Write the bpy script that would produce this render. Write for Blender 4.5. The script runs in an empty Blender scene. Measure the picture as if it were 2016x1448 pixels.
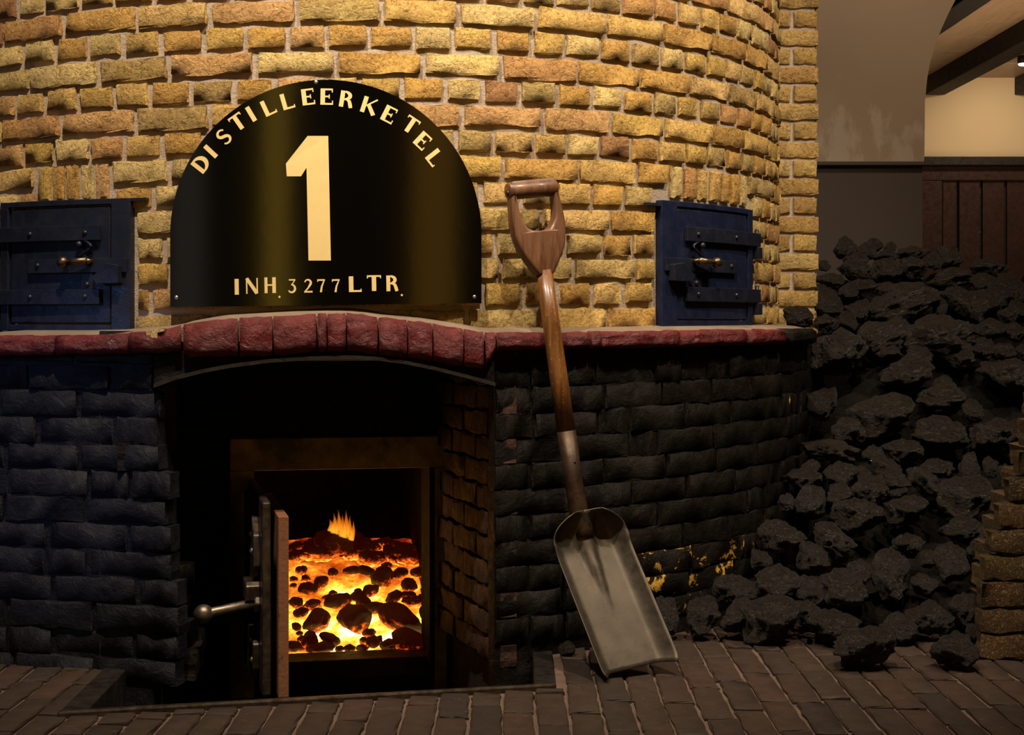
import bpy, bmesh, math, random
from mathutils import Vector, Matrix, noise
from mathutils.geometry import tessellate_polygon
random.seed(7)
PI = math.pi
S = bpy.context.scene
C = S.collection

# ------------------------------------------------------------------ camera, light, exposure
F, CX, HY = 2950.0, 1008.0, 632.0         # focal length (px), principal column, horizon row
CZ = 0.68                                  # eye height (m)
cam = bpy.data.cameras.new('camera'); cam_o = bpy.data.objects.new('camera', cam); C.objects.link(cam_o)
cam_o.location = (0, 0, CZ); cam_o.rotation_euler = (PI/2, 0, 0)
cam.sensor_width = 36; cam.lens = F/2016*36; cam.shift_y = -(724-HY)/2016
cam.clip_start = .05; cam.clip_end = 60
S.camera = cam_o
w = bpy.data.worlds.new('world'); S.world = w; w.use_nodes = True
w.node_tree.nodes['Background'].inputs[0].default_value = (1, .72, .45, 1)
w.node_tree.nodes['Background'].inputs[1].default_value = .004
vs = S.view_settings
vs.view_transform = 'Standard'; vs.look = 'None'; vs.exposure = 0; vs.gamma = 1; vs.use_curve_mapping = False
S.cycles.use_denoising = True
S.cycles.max_bounces = 6
S.cycles.sample_clamp_indirect = 6

def light(name, kind, loc, target, energy, color, **kw):
    l = bpy.data.lights.new(name, kind); l.energy = energy; l.color = color
    o = bpy.data.objects.new(name, l); C.objects.link(o); o.location = loc
    d = Vector(target)-Vector(loc)
    o.rotation_euler = d.to_track_quat('-Z', 'Y').to_euler()
    for k, v in kw.items(): setattr(l, k, v)
    return o
WARM = (1.0, .84, .63)
# ceiling spots above and in front of the kettle
light('ceiling_spot', 'SPOT', (-.55, 1.95, 2.75), (-.45, 2.98, 1.02), 250, WARM, spot_size=math.radians(74), spot_blend=.9, shadow_soft_size=.035)
light('ceiling_spot', 'SPOT', (.45, 1.95, 2.75), (.30, 3.15, 1.02), 200, WARM, spot_size=math.radians(74), spot_blend=.9, shadow_soft_size=.035)
light('ceiling_spot', 'SPOT', (1.55, 2.75, 2.75), (.66, 3.60, 1.05), 150, WARM, spot_size=math.radians(70), spot_blend=.9, shadow_soft_size=.035)
# weak lamp over the coal bay
light('ceiling_spot', 'SPOT', (1.35, 2.3, 2.7), (1.15, 3.7, .3), 40, (1, .80, .60), spot_size=math.radians(60), spot_blend=.9, shadow_soft_size=.04)
# tall area lights added behind the camera to give the varnished sign its bands
light('sign_band_light', 'AREA', (-1.14, -1.0, 1.0), (-.46, 3, 1.0), 7.0, (1, .60, .07), shape='RECTANGLE', size=.42, size_y=3.2)
light('sign_band_light', 'AREA', (1.80, -1.0, 1.0), (-.16, 3, 1.0), 7.5, (1, .48, .05), shape='RECTANGLE', size=.85, size_y=3.2)
light('sign_band_light', 'AREA', (-2.95, -1.0, .6), (-.63, 3, .6), 1.6, (1, .85, .70), shape='RECTANGLE', size=.7, size_y=2.4)
# bluish daylight from a window on the left
light('window_daylight', 'SPOT', (-2.5, 1.0, 1.35), (-.98, 2.95, .47), 62, (.20, .40, 1.0), spot_size=math.radians(17), spot_blend=.7, shadow_soft_size=.03)
light('window_daylight', 'AREA', (-2.6, 1.7, 1.2), (0, 3.0, .7), 1.1, (.25, .45, 1.0), shape='RECTANGLE', size=.5, size_y=1.2)
# glow of the fire inside the firebox
light('fire_glow', 'POINT', (-.42, 3.60, .12), (0, 0, 0), .7, (1, .32, .06), shadow_soft_size=.10)
# far room: spot at the ceiling lamp, area light tilted up at the ceiling
light('far_room_light', 'SPOT', (2.98, 8.7, 2.16), (3.05, 9.5, 1.55), 26, (1, .80, .55), spot_size=math.radians(120), spot_blend=1, shadow_soft_size=.03)
light('far_room_light', 'AREA', (2.6, 7.2, 1.2), (2.6, 8.0, 2.4), 15, (1, .72, .45), shape='RECTANGLE', size=1.5, size_y=1.5)
light('hall_lamp', 'SPOT', (1.15, 3.6, 3.0), (1.15, 4.9, 1.75), 120, (1, .78, .55), spot_size=math.radians(70), spot_blend=1, shadow_soft_size=.1)

# ------------------------------------------------------------------ pixel helpers (F, CX, HY are the lens of the photograph)
XA, YA, R = -.456, 4.15, 1.176             # kettle axis and radius
TILT = .018                                # the courses climb a little to the right
def at(px, py, d): return Vector(((px-CX)/F*d, d, CZ-(py-HY)/F*d))
def cyl_depth(px, r):
    u = (px-CX)/F
    a = u*u+1; b = -2*(u*XA+YA); c = XA*XA+YA*YA-r*r
    return (-b-math.sqrt(max(b*b-4*a*c, 0)))/(2*a)
def theta(px, r=R):
    p = at(px, HY, cyl_depth(px, r)); return math.atan2(p.x-XA, YA-p.y)
def cyl(th, z, r): return Vector((XA+r*math.sin(th), YA-r*math.cos(th), z))
def on_cyl(px, py, r): return at(px, py, cyl_depth(px, r))
def cz_at(px, py, r): return on_cyl(px, py, r).z
def proj(p): return (CX+F*p[0]/p[1], HY-F*(p[2]-CZ)/p[1])

# ------------------------------------------------------------------ object helpers
def prop(o, label=None, cat=None, group=None, kind=None):
    if label: o['label'] = label
    if cat: o['category'] = cat
    if group: o['group'] = group
    if kind: o['kind'] = kind
    return o
def thing(name, label, cat, loc=(0, 0, 0), group=None):
    o = bpy.data.objects.new(name, None); C.objects.link(o); o.location = loc; o.empty_display_size = .05
    return prop(o, label, cat, group)
def attach(o, parent):
    if parent is not None:
        o.parent = parent
        M = Matrix.Identity(4); q = parent
        M = Matrix.Translation(q.location)
        if q.parent is not None and q.type != 'EMPTY': M = q.matrix_basis.copy()
        base = Matrix.Identity(4)
        chain = []
        while q is not None: chain.append(q); q = q.parent
        for q in reversed(chain): base = base @ (q.matrix_parent_inverse if q.parent else Matrix.Identity(4)) @ q.matrix_basis
        o.matrix_parent_inverse = base.inverted()
    return o
def link(name, me, m=None, parent=None, smooth=None, bevel=0):
    o = bpy.data.objects.new(name, me); C.objects.link(o)
    if m is not None:
        if len(me.materials) == 0: me.materials.append(m)
    if smooth is not None:
        me.polygons.foreach_set('use_smooth', [smooth]*len(me.polygons))
    if bevel:
        b = o.modifiers.new('bevel', 'BEVEL'); b.width = bevel; b.segments = 2; b.limit_method = 'ANGLE'; b.angle_limit = math.radians(40)
        b.harden_normals = False
    attach(o, parent)
    return o
class MB:
    def __init__(s): s.v = []; s.f = []
    def add(s, vs_, fs):
        n = len(s.v); s.v += [tuple(v) for v in vs_]; s.f += [tuple(n+i for i in f) for f in fs]; return s
    def hexa(s, p): # p: bottom 4 (ccw), top 4
        return s.add(p, [(3, 2, 1, 0), (4, 5, 6, 7), (0, 1, 5, 4), (1, 2, 6, 5), (2, 3, 7, 6), (3, 0, 4, 7)])
    def box(s, c, size, ex=(1, 0, 0), ey=(0, 1, 0), ez=(0, 0, 1)):
        c, ex, ey, ez = Vector(c), Vector(ex).normalized(), Vector(ey).normalized(), Vector(ez).normalized()
        a, b, h = size[0]/2, size[1]/2, size[2]/2
        P = [c+ex*x*a+ey*y*b+ez*z*h for z in (-1, 1) for x, y in ((-1, -1), (1, -1), (1, 1), (-1, 1))]
        return s.hexa(P)
    def curved(s, t0, t1, z0, z1, r0, r1, n=8, za=None):
        for i in range(n):
            pass
        vs_ = []
        for i in range(n+1):
            t = t0+(t1-t0)*i/n
            vs_ += [cyl(t, z0, r1), cyl(t, z1, r1), cyl(t, z1, r0), cyl(t, z0, r0)]
        fs = []
        for i in range(n):
            a = 4*i; b = a+4
            fs += [(a, b, b+1, a+1), (a+1, b+1, b+2, a+2), (a+2, b+2, b+3, a+3), (a+3, b+3, b, a)]
        fs += [(0, 1, 2, 3), (4*n+3, 4*n+2, 4*n+1, 4*n)]
        return s.add(vs_, fs)
    def tube(s, pts, rad, seg=12, caps=True, ell=None, up=(0, 0, 1)):
        pts = [Vector(p) for p in pts]; n = len(pts)
        if not hasattr(rad, '__len__'): rad = [rad]*n
        base = len(s.v)
        for i, p in enumerate(pts):
            d = (pts[min(i+1, n-1)]-pts[max(i-1, 0)]).normalized()
            u_ = Vector(up)
            if abs(d.dot(u_)) > .95: u_ = Vector((1, 0, 0))
            a = d.cross(u_).normalized(); b = a.cross(d)
            for k in range(seg):
                t = 2*PI*k/seg
                s.v.append(tuple(p+(a*math.cos(t)+b*math.sin(t)*(ell or 1))*rad[i]))
        for i in range(n-1):
            for k in range(seg):
                a = base+i*seg+k; b = base+i*seg+(k+1) % seg
                s.f.append((a, b, b+seg, a+seg))
        if caps:
            s.f.append(tuple(base+k for k in reversed(range(seg)))); s.f.append(tuple(base+(n-1)*seg+k for k in range(seg)))
        return s
    def ball(s, c, r, ax=(0, 0, 1), seg=14, rings=8, flat=1.0):
        c = Vector(c); az = Vector(ax).normalized(); ux = az.orthogonal().normalized(); uy = az.cross(ux)
        base = len(s.v)
        for j in range(1, rings):
            t = PI*j/rings
            for k in range(seg):
                p = 2*PI*k/seg
                s.v.append(tuple(c+(ux*math.cos(p)+uy*math.sin(p))*math.sin(t)*r+az*math.cos(t)*r*flat))
        s.v.append(tuple(c+az*r*flat)); s.v.append(tuple(c-az*r*flat)); T = len(s.v)-2
        for j in range(rings-2):
            for k in range(seg):
                a = base+j*seg+k; b = base+j*seg+(k+1) % seg
                s.f.append((a, a+seg, b+seg, b))
        for k in range(seg):
            s.f.append((T, base+k, base+(k+1) % seg)); q = base+(rings-2)*seg
            s.f.append((T+1, q+(k+1) % seg, q+k))
        return s
    def prism(s, outline, holes, y0, y1, fn): # outline in 2D, fn(u, v, y) -> world
        polys = [outline]+list(holes)
        tris = tessellate_polygon([[Vector((p[0], p[1], 0)) for p in pl] for pl in polys])
        flat = [p for pl in polys for p in pl]; n = len(flat)
        base = len(s.v)
        s.v += [tuple(fn(p[0], p[1], y0)) for p in flat]+[tuple(fn(p[0], p[1], y1)) for p in flat]
        for t in tris:
            s.f.append(tuple(base+i for i in t)); s.f.append(tuple(base+n+i for i in reversed(t)))
        k = 0
        for pl in polys:
            m = len(pl)
            for i in range(m):
                a = base+k+i; b = base+k+(i+1) % m
                s.f.append((a, b, b+n, a+n))
            k += m
        return s
    def mesh(s, name):
        me = bpy.data.meshes.new(name); me.from_pydata(s.v, [], s.f)
        bm = bmesh.new(); bm.from_mesh(me); bmesh.ops.recalc_face_normals(bm, faces=bm.faces); bm.to_mesh(me); bm.free()
        return me
    def build(s, name, m, parent=None, smooth=None, bevel=0): return link(name, s.mesh(name), m, parent, smooth, bevel)

# ------------------------------------------------------------------ materials
def lin(r, g, b):
    return tuple(((c/255)/12.92 if c/255 <= .04045 else ((c/255+.055)/1.055)**2.4) for c in (r, g, b))+(1,)
class G:
    def __init__(s, name):
        s.m = bpy.data.materials.new(name); s.m.use_nodes = True; s.t = s.m.node_tree; s.t.nodes.clear()
        s.out = s.t.nodes.new('ShaderNodeOutputMaterial')
    def n(s, typ, ins=None, **props):
        nd = s.t.nodes.new('ShaderNode'+typ)
        for k, v in props.items(): setattr(nd, k, v)
        for k, v in (ins or {}).items():
            if isinstance(v, bpy.types.NodeSocket): s.t.links.new(v, nd.inputs[k])
            else: nd.inputs[k].default_value = v
        return nd
    def coord(s, shift=True, kind='Object'):
        tc = s.n('TexCoord').outputs[kind]
        if not shift: return tc
        r = s.n('ObjectInfo').outputs['Random']
        sc = s.n('VectorMath', {0: (37.1, 91.7, 53.3), 'Scale': r}, operation='SCALE')
        return s.n('VectorMath', {0: tc, 1: sc.outputs[0]}, operation='ADD').outputs[0]
    def noise(s, vec, scale, detail=4, rough=.6, dist=0):
        return s.n('TexNoise', {'Vector': vec, 'Scale': scale, 'Detail': detail, 'Roughness': rough, 'Distortion': dist}).outputs[0]
    def math(s, op, a, b=0, clamp=False):
        return s.n('Math', {0: a, 1: b}, operation=op, use_clamp=clamp).outputs[0]
    def ramp(s, fac, stops, interp='LINEAR'):
        nd = s.n('ValToRGB', {'Fac': fac}); cr = nd.color_ramp; cr.interpolation = interp
        while len(cr.elements) < len(stops): cr.elements.new(.5)
        for e, (p, c) in zip(cr.elements, stops):
            e.position = p; e.color = c if hasattr(c, '__len__') else (c, c, c, 1)
        return nd.outputs[0]
    def mix(s, fac, a, b, mode='MIX'):
        nd = s.n('Mix', {}, data_type='RGBA', blend_type=mode)
        for k, v in ((0, fac), (6, a), (7, b)):
            if isinstance(v, bpy.types.NodeSocket): s.t.links.new(v, nd.inputs[k])
            else: nd.inputs[k].default_value = v
        return nd.outputs[2]
    def bump(s, h, strength=.5, dist=.003, normal=None):
        ins = {'Height': h, 'Strength': strength, 'Distance': dist}
        if normal is not None: ins['Normal'] = normal
        return s.n('Bump', ins).outputs[0]
    def bsdf(s, **ins):
        b = s.n('BsdfPrincipled', {k.replace('_', ' '): v for k, v in ins.items()})
        s.t.links.new(b.outputs[0], s.out.inputs[0]); return s.m

def brick_mat(name, stops, bump=1.0, rough=.9, grime=(.55, .40, .25, 1), grime_amt=.5):
    g = G(name); v = g.coord(); r = g.n('ObjectInfo').outputs['Random']
    base = g.ramp(r, stops, 'CONSTANT' if len(stops) > 4 else 'LINEAR')
    n1 = g.noise(v, 22, 6, .7); n2 = g.noise(v, 130, 6, .75, .6); n3 = g.noise(v, 9, 3, .5)
    c = g.mix(g.ramp(n1, [(.35, 0.), (.75, 1.)]), base, grime, 'MULTIPLY')
    c = g.mix(grime_amt, base, c)
    c = g.mix(g.ramp(n2, [(.34, .9), (.50, 0.)]), c, (.30, .19, .10, 1), 'MULTIPLY')
    c = g.mix(g.ramp(g.noise(v, 210, 3, .7), [(.55, 0.), (.70, .30)]), c, lin(246, 206, 124))
    c = g.mix(g.ramp(n3, [(.5, 0.), (.75, .45)]), c, (1.0, .86, .52, 1), 'SOFT_LIGHT')
    vo = g.n('TexVoronoi', {'Vector': v, 'Scale': 70.0, 'Randomness': 1.0}).outputs[0]
    wv = g.noise(g.n('Mapping', {'Vector': v, 'Scale': (1, 1, 1.8), 'Rotation': (0, .5, 0)}).outputs[0], 30, 5, .65, .9)
    gr = g.noise(v, 330, 4, .75)
    cr = g.ramp(g.noise(v, 26, 3, .5, .8), [(.47, 1.), (.5, 0.), (.53, 1.)])
    h = g.math('ADD', g.math('MULTIPLY', n2, .75), g.math('MULTIPLY', wv, .65))
    h = g.math('ADD', h, g.math('MULTIPLY', vo, .3))
    h = g.math('ADD', h, g.math('ADD', g.math('MULTIPLY', gr, .28), g.math('MULTIPLY', cr, .16)))
    return g.bsdf(Base_Color=c, Roughness=rough, Specular_IOR_Level=.25, Normal=g.bump(h, bump, .011))
tan_stops = [(0, lin(228, 188, 114)), (.13, lin(212, 167, 94)), (.30, lin(218, 172, 116)), (.38, lin(204, 176, 114)), (.47, lin(232, 203, 138)),
             (.62, lin(210, 160, 104)), (.70, lin(218, 180, 102)), (.84, lin(188, 158, 102)), (.92, lin(176, 130, 88)), (.95, lin(224, 186, 122))]
M = {}
M['brick'] = brick_mat('yellow_brick', tan_stops)
M['brick_far'] = brick_mat('pillar_brick', [(0, lin(206, 172, 108)), (.5, lin(192, 154, 94)), (1, lin(214, 184, 122))], .9)
M['brick_pier'] = brick_mat('dim_pier_brick', [(0, lin(78, 62, 39)), (.35, lin(92, 70, 48)), (.7, lin(66, 54, 38)), (1, lin(100, 82, 48))], 1.0)  # pier bricks darkened: the dim light there is put into the colour
def mortar_mat(name, a, b):
    g = G(name); v = g.coord(False)
    c = g.mix(g.noise(v, 14, 5, .65), a, b)
    h = g.math('ADD', g.noise(v, 90, 6, .7), g.math('MULTIPLY', g.noise(v, 320, 3, .7), .5))
    return g.bsdf(Base_Color=c, Roughness=.95, Specular_IOR_Level=.2, Normal=g.bump(h, .8, .006))
M['mortar'] = mortar_mat('grey_mortar', lin(166, 148, 132), lin(200, 182, 164))
M['ledge_mortar'] = mortar_mat('weathered_mortar', lin(104, 86, 72), lin(150, 130, 112))
M['pier_mortar'] = mortar_mat('dusty_mortar', lin(60, 53, 52), lin(80, 71, 67))
M['joint'] = mortar_mat('floor_joint', lin(44, 34, 28), lin(136, 112, 96))
def paint_mat(name, a, b, rough=.5, bump=.7, chips=None, scale=1.0, spec=.4):
    g = G(name); v = g.coord()
    c = g.mix(g.ramp(g.noise(v, 16*scale, 5, .6), [(.35, 0.), (.7, 1.)]), a, b)
    rg = g.ramp(g.noise(v, 40, 3), [(.3, rough-.12), (.7, rough+.18)])
    if chips is not None:
        m = g.ramp(g.noise(v, 26, 6, .65, .4), [(chips, 0.), (chips+.03, 1.)])
        c = g.mix(m, c, lin(196, 150, 62)); rg = g.math('MAXIMUM', rg, g.math('MULTIPLY', m, .9))
    h = g.math('ADD', g.noise(v, 34*scale, 7, .68, 1.2), g.math('MULTIPLY', g.noise(v, 160, 4, .6), .25))
    return g.bsdf(Base_Color=c, Roughness=rg, Specular_IOR_Level=spec, Normal=g.bump(h, bump, .012))
M['black'] = paint_mat('black_paint_brick', lin(13, 10, 7), lin(24, 18, 12), .55, .55, None, 1.0, .14)
M['navy_brick'] = paint_mat('blue_black_paint_brick', lin(14, 14, 19), lin(24, 24, 31), .55, .55, None, 1.0, .2)
M['chipped'] = paint_mat('chipped_black_paint', lin(15, 11, 8), lin(27, 20, 14), .55, .6, .57, 1.0, .14)
M['shaded_slack'] = paint_mat('coal_slack', lin(10, 8, 6), lin(20, 16, 12), .7, .8, None, 1.0, .1)  # darker than the lumps: shade of the gaps put into the colour
M['chipped_few'] = paint_mat('lightly_chipped_black_paint', lin(13, 10, 7), lin(24, 18, 12), .55, .6, .64, 1.0, .14)
M['soot'] = paint_mat('soot', lin(12, 9, 8), lin(20, 16, 14), .85, .6)
M['sill'] = paint_mat('scorched_sill', lin(30, 17, 12), lin(46, 26, 17), .6, .4)
M['firebox'] = paint_mat('burnt_black_lining', lin(5, 4, 4), lin(9, 7, 6), .9, .4)
M['jamb'] = paint_mat('sooty_red_brick', lin(52, 30, 22), lin(74, 44, 30), .7, .8)
M['red'] = paint_mat('oxblood_paint', lin(82, 22, 25), lin(108, 34, 33), .40, .9, None, .8)
M['iron_frame'] = paint_mat('rusty_iron', lin(76, 58, 36), lin(150, 120, 76), .6, .35)
def metal_mat(name, a, b, rough=.4, metallic=.9, bump=.15):
    g = G(name); v = g.coord(False)
    c = g.mix(g.ramp(g.noise(v, 30, 6, .65), [(.35, 0.), (.7, 1.)]), a, b)
    rg = g.ramp(g.noise(v, 60, 5), [(.3, rough-.1), (.7, rough+.12)])
    return g.bsdf(Base_Color=c, Metallic=metallic, Roughness=rg, Normal=g.bump(g.noise(v, 140, 6, .7), bump, .002))
M['steel'] = metal_mat('worn_steel', lin(104, 94, 84), lin(150, 136, 120), .42)
M['dark_steel'] = metal_mat('dark_forged_iron', lin(70, 60, 54), lin(100, 86, 74), .42, .85)
M['blade'] = metal_mat('shovel_steel', lin(72, 64, 55), lin(92, 82, 70), .50, .65, .12)
M['socket'] = metal_mat('brown_steel', lin(48, 34, 24), lin(72, 52, 36), .42, .5)
M['screw'] = metal_mat('bright_screw', lin(180, 175, 165), lin(210, 205, 195), .3)
M['navy'] = paint_mat('navy_paint', lin(20, 26, 50), lin(27, 33, 58), .36, .10)
M['navy_dark'] = paint_mat('dark_navy_paint', lin(22, 25, 38), lin(31, 33, 44), .36, .12)
M['bare'] = metal_mat('bare_iron', lin(86, 70, 56), lin(124, 104, 84), .34, .9)
g = G('varnished_sign'); v = g.coord(False)
M['sign'] = g.bsdf(Base_Color=lin(5, 4, 3), Roughness=.17, Specular_IOR_Level=.6, Normal=g.bump(g.noise(v, 26, 3, .5), .05, .003))
g = G('cream_sign_paint'); v = g.coord(False)
M['cream'] = g.bsdf(Base_Color=g.mix(g.noise(v, 40, 4), lin(226, 196, 128), lin(240, 212, 146)), Roughness=.6)
def wood_mat(name, a, b, c_, rough=.35, axis=(14, 14, 1.2), flecks=.6):
    g = G(name); v = g.coord(False)
    v2 = g.n('Mapping', {'Vector': v, 'Scale': axis}).outputs[0]
    n = g.noise(v2, 6, 6, .6, .8)
    c = g.ramp(n, [(.3, a), (.5, b), (.72, c_)])
    c = g.mix(g.ramp(g.noise(v, 150, 3, .7), [(.6, 0.), (.72, flecks)]), c, lin(196, 140, 66))
    return g.bsdf(Base_Color=c, Roughness=g.ramp(n, [(.3, rough), (.7, rough+.15)]), Specular_IOR_Level=.5, Coat_Weight=.25, Coat_Roughness=.2, Normal=g.bump(n, .2, .002))
M['wood'] = wood_mat('varnished_ash', lin(80, 46, 19), lin(106, 65, 27), lin(128, 82, 37))
M['grip'] = wood_mat('worn_grip_wood', lin(80, 50, 31), lin(102, 67, 42), lin(118, 80, 52), .40, (14, 14, 1.2), .12)
g = G('coke_coal'); v = g.coord(); 
n1 = g.noise(v, 3, 6, .7); n2 = g.noise(v, 8, 8, .8, .5)
vo = g.n('TexVoronoi', {'Vector': v, 'Scale': 7.0}).outputs[0]
h = g.math('ADD', g.math('MULTIPLY', n1, .8), g.math('ADD', g.math('MULTIPLY', n2, .9), g.math('MULTIPLY', g.ramp(vo, [(.0, 0.), (.35, 1.)]), .5)))
M['coal'] = g.bsdf(Base_Color=g.mix(n1, lin(33, 25, 18), lin(55, 43, 31)), Roughness=g.ramp(n2, [(.3, .26), (.65, .68)]), Specular_IOR_Level=.5, Normal=g.bump(h, 1.0, .030))
g = G('paver'); v = g.coord(); r = g.n('ObjectInfo').outputs['Random']
c = g.ramp(r, [(0, lin(50, 37, 28)), (.35, lin(59, 44, 33)), (.6, lin(46, 35, 28)), (.85, lin(63, 44, 34)), (1, lin(55, 42, 32))])
c = g.mix(g.ramp(g.noise(v, 30, 6, .7), [(.35, .6), (.6, 0.)]), c, (.5, .45, .42, 1), 'MULTIPLY')
c = g.mix(g.ramp(g.noise(v, 55, 6, .7, .8), [(.64, 0.), (.72, .5)]), c, lin(140, 112, 96))
M['paver'] = g.bsdf(Base_Color=c, Roughness=.7, Specular_IOR_Level=.35, Normal=g.bump(g.noise(v, 70, 6, .7), .5, .004))
g = G('firebrick'); v = g.coord(False)
c = g.mix(g.noise(v, 24, 6, .7), lin(104, 62, 34), lin(134, 84, 50))
c = g.mix(g.ramp(g.noise(v, 70, 4, .6), [(.62, 0.), (.7, .8)]), c, lin(70, 40, 28))
M['firebrick'] = g.bsdf(Base_Color=c, Roughness=.85, Normal=g.bump(g.noise(v, 90, 5, .7), .5, .003))
# burning coal: hot below and in its cracks, crusted and dark on top
def ember_mat(name, hot):
    g = G(name); v = g.coord(); gen = g.n('TexCoord').outputs['Generated']
    z = g.n('SeparateXYZ', {0: gen}).outputs[2]
    n = g.noise(v, 2.2, 7, .72, .4)
    t = g.math('ADD', g.math('MULTIPLY', g.math('SUBTRACT', hot, z), 1.15), g.math('MULTIPLY', g.math('SUBTRACT', n, .5), 1.9))
    col = g.ramp(t, [(0, (.5, .03, .01, 1)), (.10, (.6, .04, .004, 1)), (.30, (.9, .10, .006, 1)), (.55, (1, .30, .02, 1)), (.8, (1, .62, .08, 1))])
    st = g.ramp(t, [(0, .012), (.12, .06), (.3, .32), (.6, .7), (1, 1.)])
    return g.bsdf(Base_Color=lin(34, 22, 18), Roughness=.85, Emission_Color=col, Emission_Strength=g.math('MULTIPLY', st, 2.6), Normal=g.bump(n, .8, .008))
M['ember'] = ember_mat('burning_coal', .40)
M['ember_hot'] = ember_mat('glowing_coal', .62)
g = G('fire_bed'); v = g.coord(False)
n = g.noise(v, 9, 5, .62, .3); n2 = g.noise(v, 60, 4, .6)
yy_ = g.n('SeparateXYZ', {0: v}).outputs[1]
cool = g.n('MapRange', {0: yy_, 1: 3.60, 2: 4.03, 3: .08, 4: -.24}).outputs[0]      # the back of the bed has burnt down
t = g.math('ADD', g.math('ADD', n, cool), g.math('MULTIPLY', g.math('SUBTRACT', n2, .5), .22))
col = g.ramp(t, [(.22, (.6, .02, 0, 1)), (.34, (1, .16, .01, 1)), (.43, (1, .36, .02, 1)), (.52, (1, .58, .05, 1)), (.62, (1, .80, .25, 1))])
st = g.ramp(t, [(.2, .06), (.36, .24), (.50, .48), (.60, 1.2)])
M['fire_bed'] = g.bsdf(Base_Color=(.05, .02, .01, 1), Emission_Color=col, Emission_Strength=g.math('MULTIPLY', st, 3.4))
g = G('flame'); gen = g.n('TexCoord').outputs['Generated']; z = g.n('SeparateXYZ', {0: gen}).outputs[2]
lw = g.n('LayerWeight', {0: .45}).outputs[1]
a = g.math('MULTIPLY', g.math('MULTIPLY', g.math('POWER', g.math('SUBTRACT', 1.0, lw), 1.4), .55), g.math('POWER', g.math('SUBTRACT', 1.02, z, True), .8), True)
em = g.n('Emission', {'Color': g.ramp(z, [(0, (1, .42, .03, 1)), (.5, (1, .26, .01, 1)), (1, (.8, .10, .0, 1))]), 'Strength': 1.5})
ms = g.n('MixShader', {0: a, 1: g.n('BsdfTransparent').outputs[0], 2: em.outputs[0]})
g.t.links.new(ms.outputs[0], g.out.inputs[0]); M['flame'] = g.m
def plaster_mat(name, a, b, stain=None):
    g = G(name); v = g.coord(False)
    c = g.mix(g.noise(v, 3, 4, .6), a, b)
    if stain is not None:   # pale bloom on the plaster just above the dado
        z = g.n('SeparateXYZ', {0: v}).outputs[2]
        m = g.math('ADD', g.noise(g.n('Mapping', {'Vector': v, 'Scale': (1.5, 1, .7)}).outputs[0], 9, 5, .6), g.n('MapRange', {0: z, 1: 1.20, 2: 1.50, 3: .17, 4: -.12}).outputs[0])
        c = g.mix(g.ramp(m, [(.56, 0.), (.66, .7)]), c, stain)
    return g.bsdf(Base_Color=c, Roughness=.8, Normal=g.bump(g.noise(v, 30, 5, .6), .08, .004))
M['plaster'] = plaster_mat('grey_plaster', lin(126, 108, 90), lin(140, 122, 102), lin(156, 142, 128))
M['dado'] = plaster_mat('dark_dado_paint', lin(54, 44, 38), lin(62, 52, 44))
M['cream_wall'] = plaster_mat('cream_plaster', lin(206, 182, 146), lin(214, 190, 154))
M['ceil'] = wood_mat('pale_boards', lin(150, 124, 98), lin(164, 138, 110), lin(174, 148, 120), .6, (10, .6, 10))
M['beam'] = paint_mat('dark_beam', lin(20, 13, 11), lin(28, 19, 16), .65, .05)
M['panel'] = paint_mat('mahogany_panel', lin(40, 17, 9), lin(56, 25, 13), .7, .05)
M['kerb'] = paint_mat('dark_kerb', lin(20, 15, 11), lin(32, 25, 18), .5, .2)
g = G('lamp_glow'); e = g.n('Emission', {'Color': (1, .9, .7, 1), 'Strength': 12.0}); g.t.links.new(e.outputs[0], g.out.inputs[0]); M['lamp'] = g.m

# ------------------------------------------------------------------ brick meshes
def brick_mesh(seed, L, H, D, j=.0035, nx=7, nz=4):
    rnd = random.Random(seed); V = []; Fc = []
    idx = {}
    for iz in range(nz):
        for ix in range(nx):
            fx = ix/(nx-1); fz = iz/(nz-1); edge = ix in (0, nx-1) or iz in (0, nz-1)
            if not edge:
                gx = .014*.16/L+(ix-1)/(nx-3)*(1-.028*.16/L); gz = .055+(iz-1)/(nz-3)*.89
                x = (gx-.5)*L+rnd.uniform(-j, j); z = (gz-.5)*H+rnd.uniform(-j, j)*.6; y = rnd.uniform(-j, j)*.8
            else:
                x = (fx-.5)*L+(rnd.uniform(-j, j)*.6); z = (fz-.5)*H+rnd.uniform(-j, j)*.75; y = .0022+rnd.uniform(-j, j)*.45
            idx[ix, iz] = len(V); V.append((x, y, z))
    for iz in range(nz-1):
        for ix in range(nx-1):
            Fc.append((idx[ix, iz], idx[ix+1, iz], idx[ix+1, iz+1], idx[ix, iz+1]))
    ring = [(i, 0) for i in range(nx)]+[(nx-1, i) for i in range(1, nz)]+[(i, nz-1) for i in range(nx-2, -1, -1)]+[(0, i) for i in range(nz-2, 0, -1)]
    b = []
    for q in ring:
        p = V[idx[q]]; b.append(len(V)); V.append((p[0], D, p[2]))
    n = len(ring); nf = len(Fc)
    for i in range(n):
        Fc.append((idx[ring[i]], b[i], b[(i+1) % n], idx[ring[(i+1) % n]]))
    me = bpy.data.meshes.new('brick'); me.from_pydata(V, [], Fc)
    me.polygons.foreach_set('use_smooth', [0 < i % (nx-1) < nx-2 and 0 < i//(nx-1) < nz-2 and i < nf for i in range(len(Fc))])
    return me
LS, LH, HB, DB = .158, .074, .041, .05
def variants(mat, n=8, L=LS, H=HB, D=DB, j=.0035, seed=0, **k):
    out = []
    for i in range(n):
        me = brick_mesh(seed+i, L, H, D, j, **k); me.materials.append(mat); out.append(me)
    return out
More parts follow.
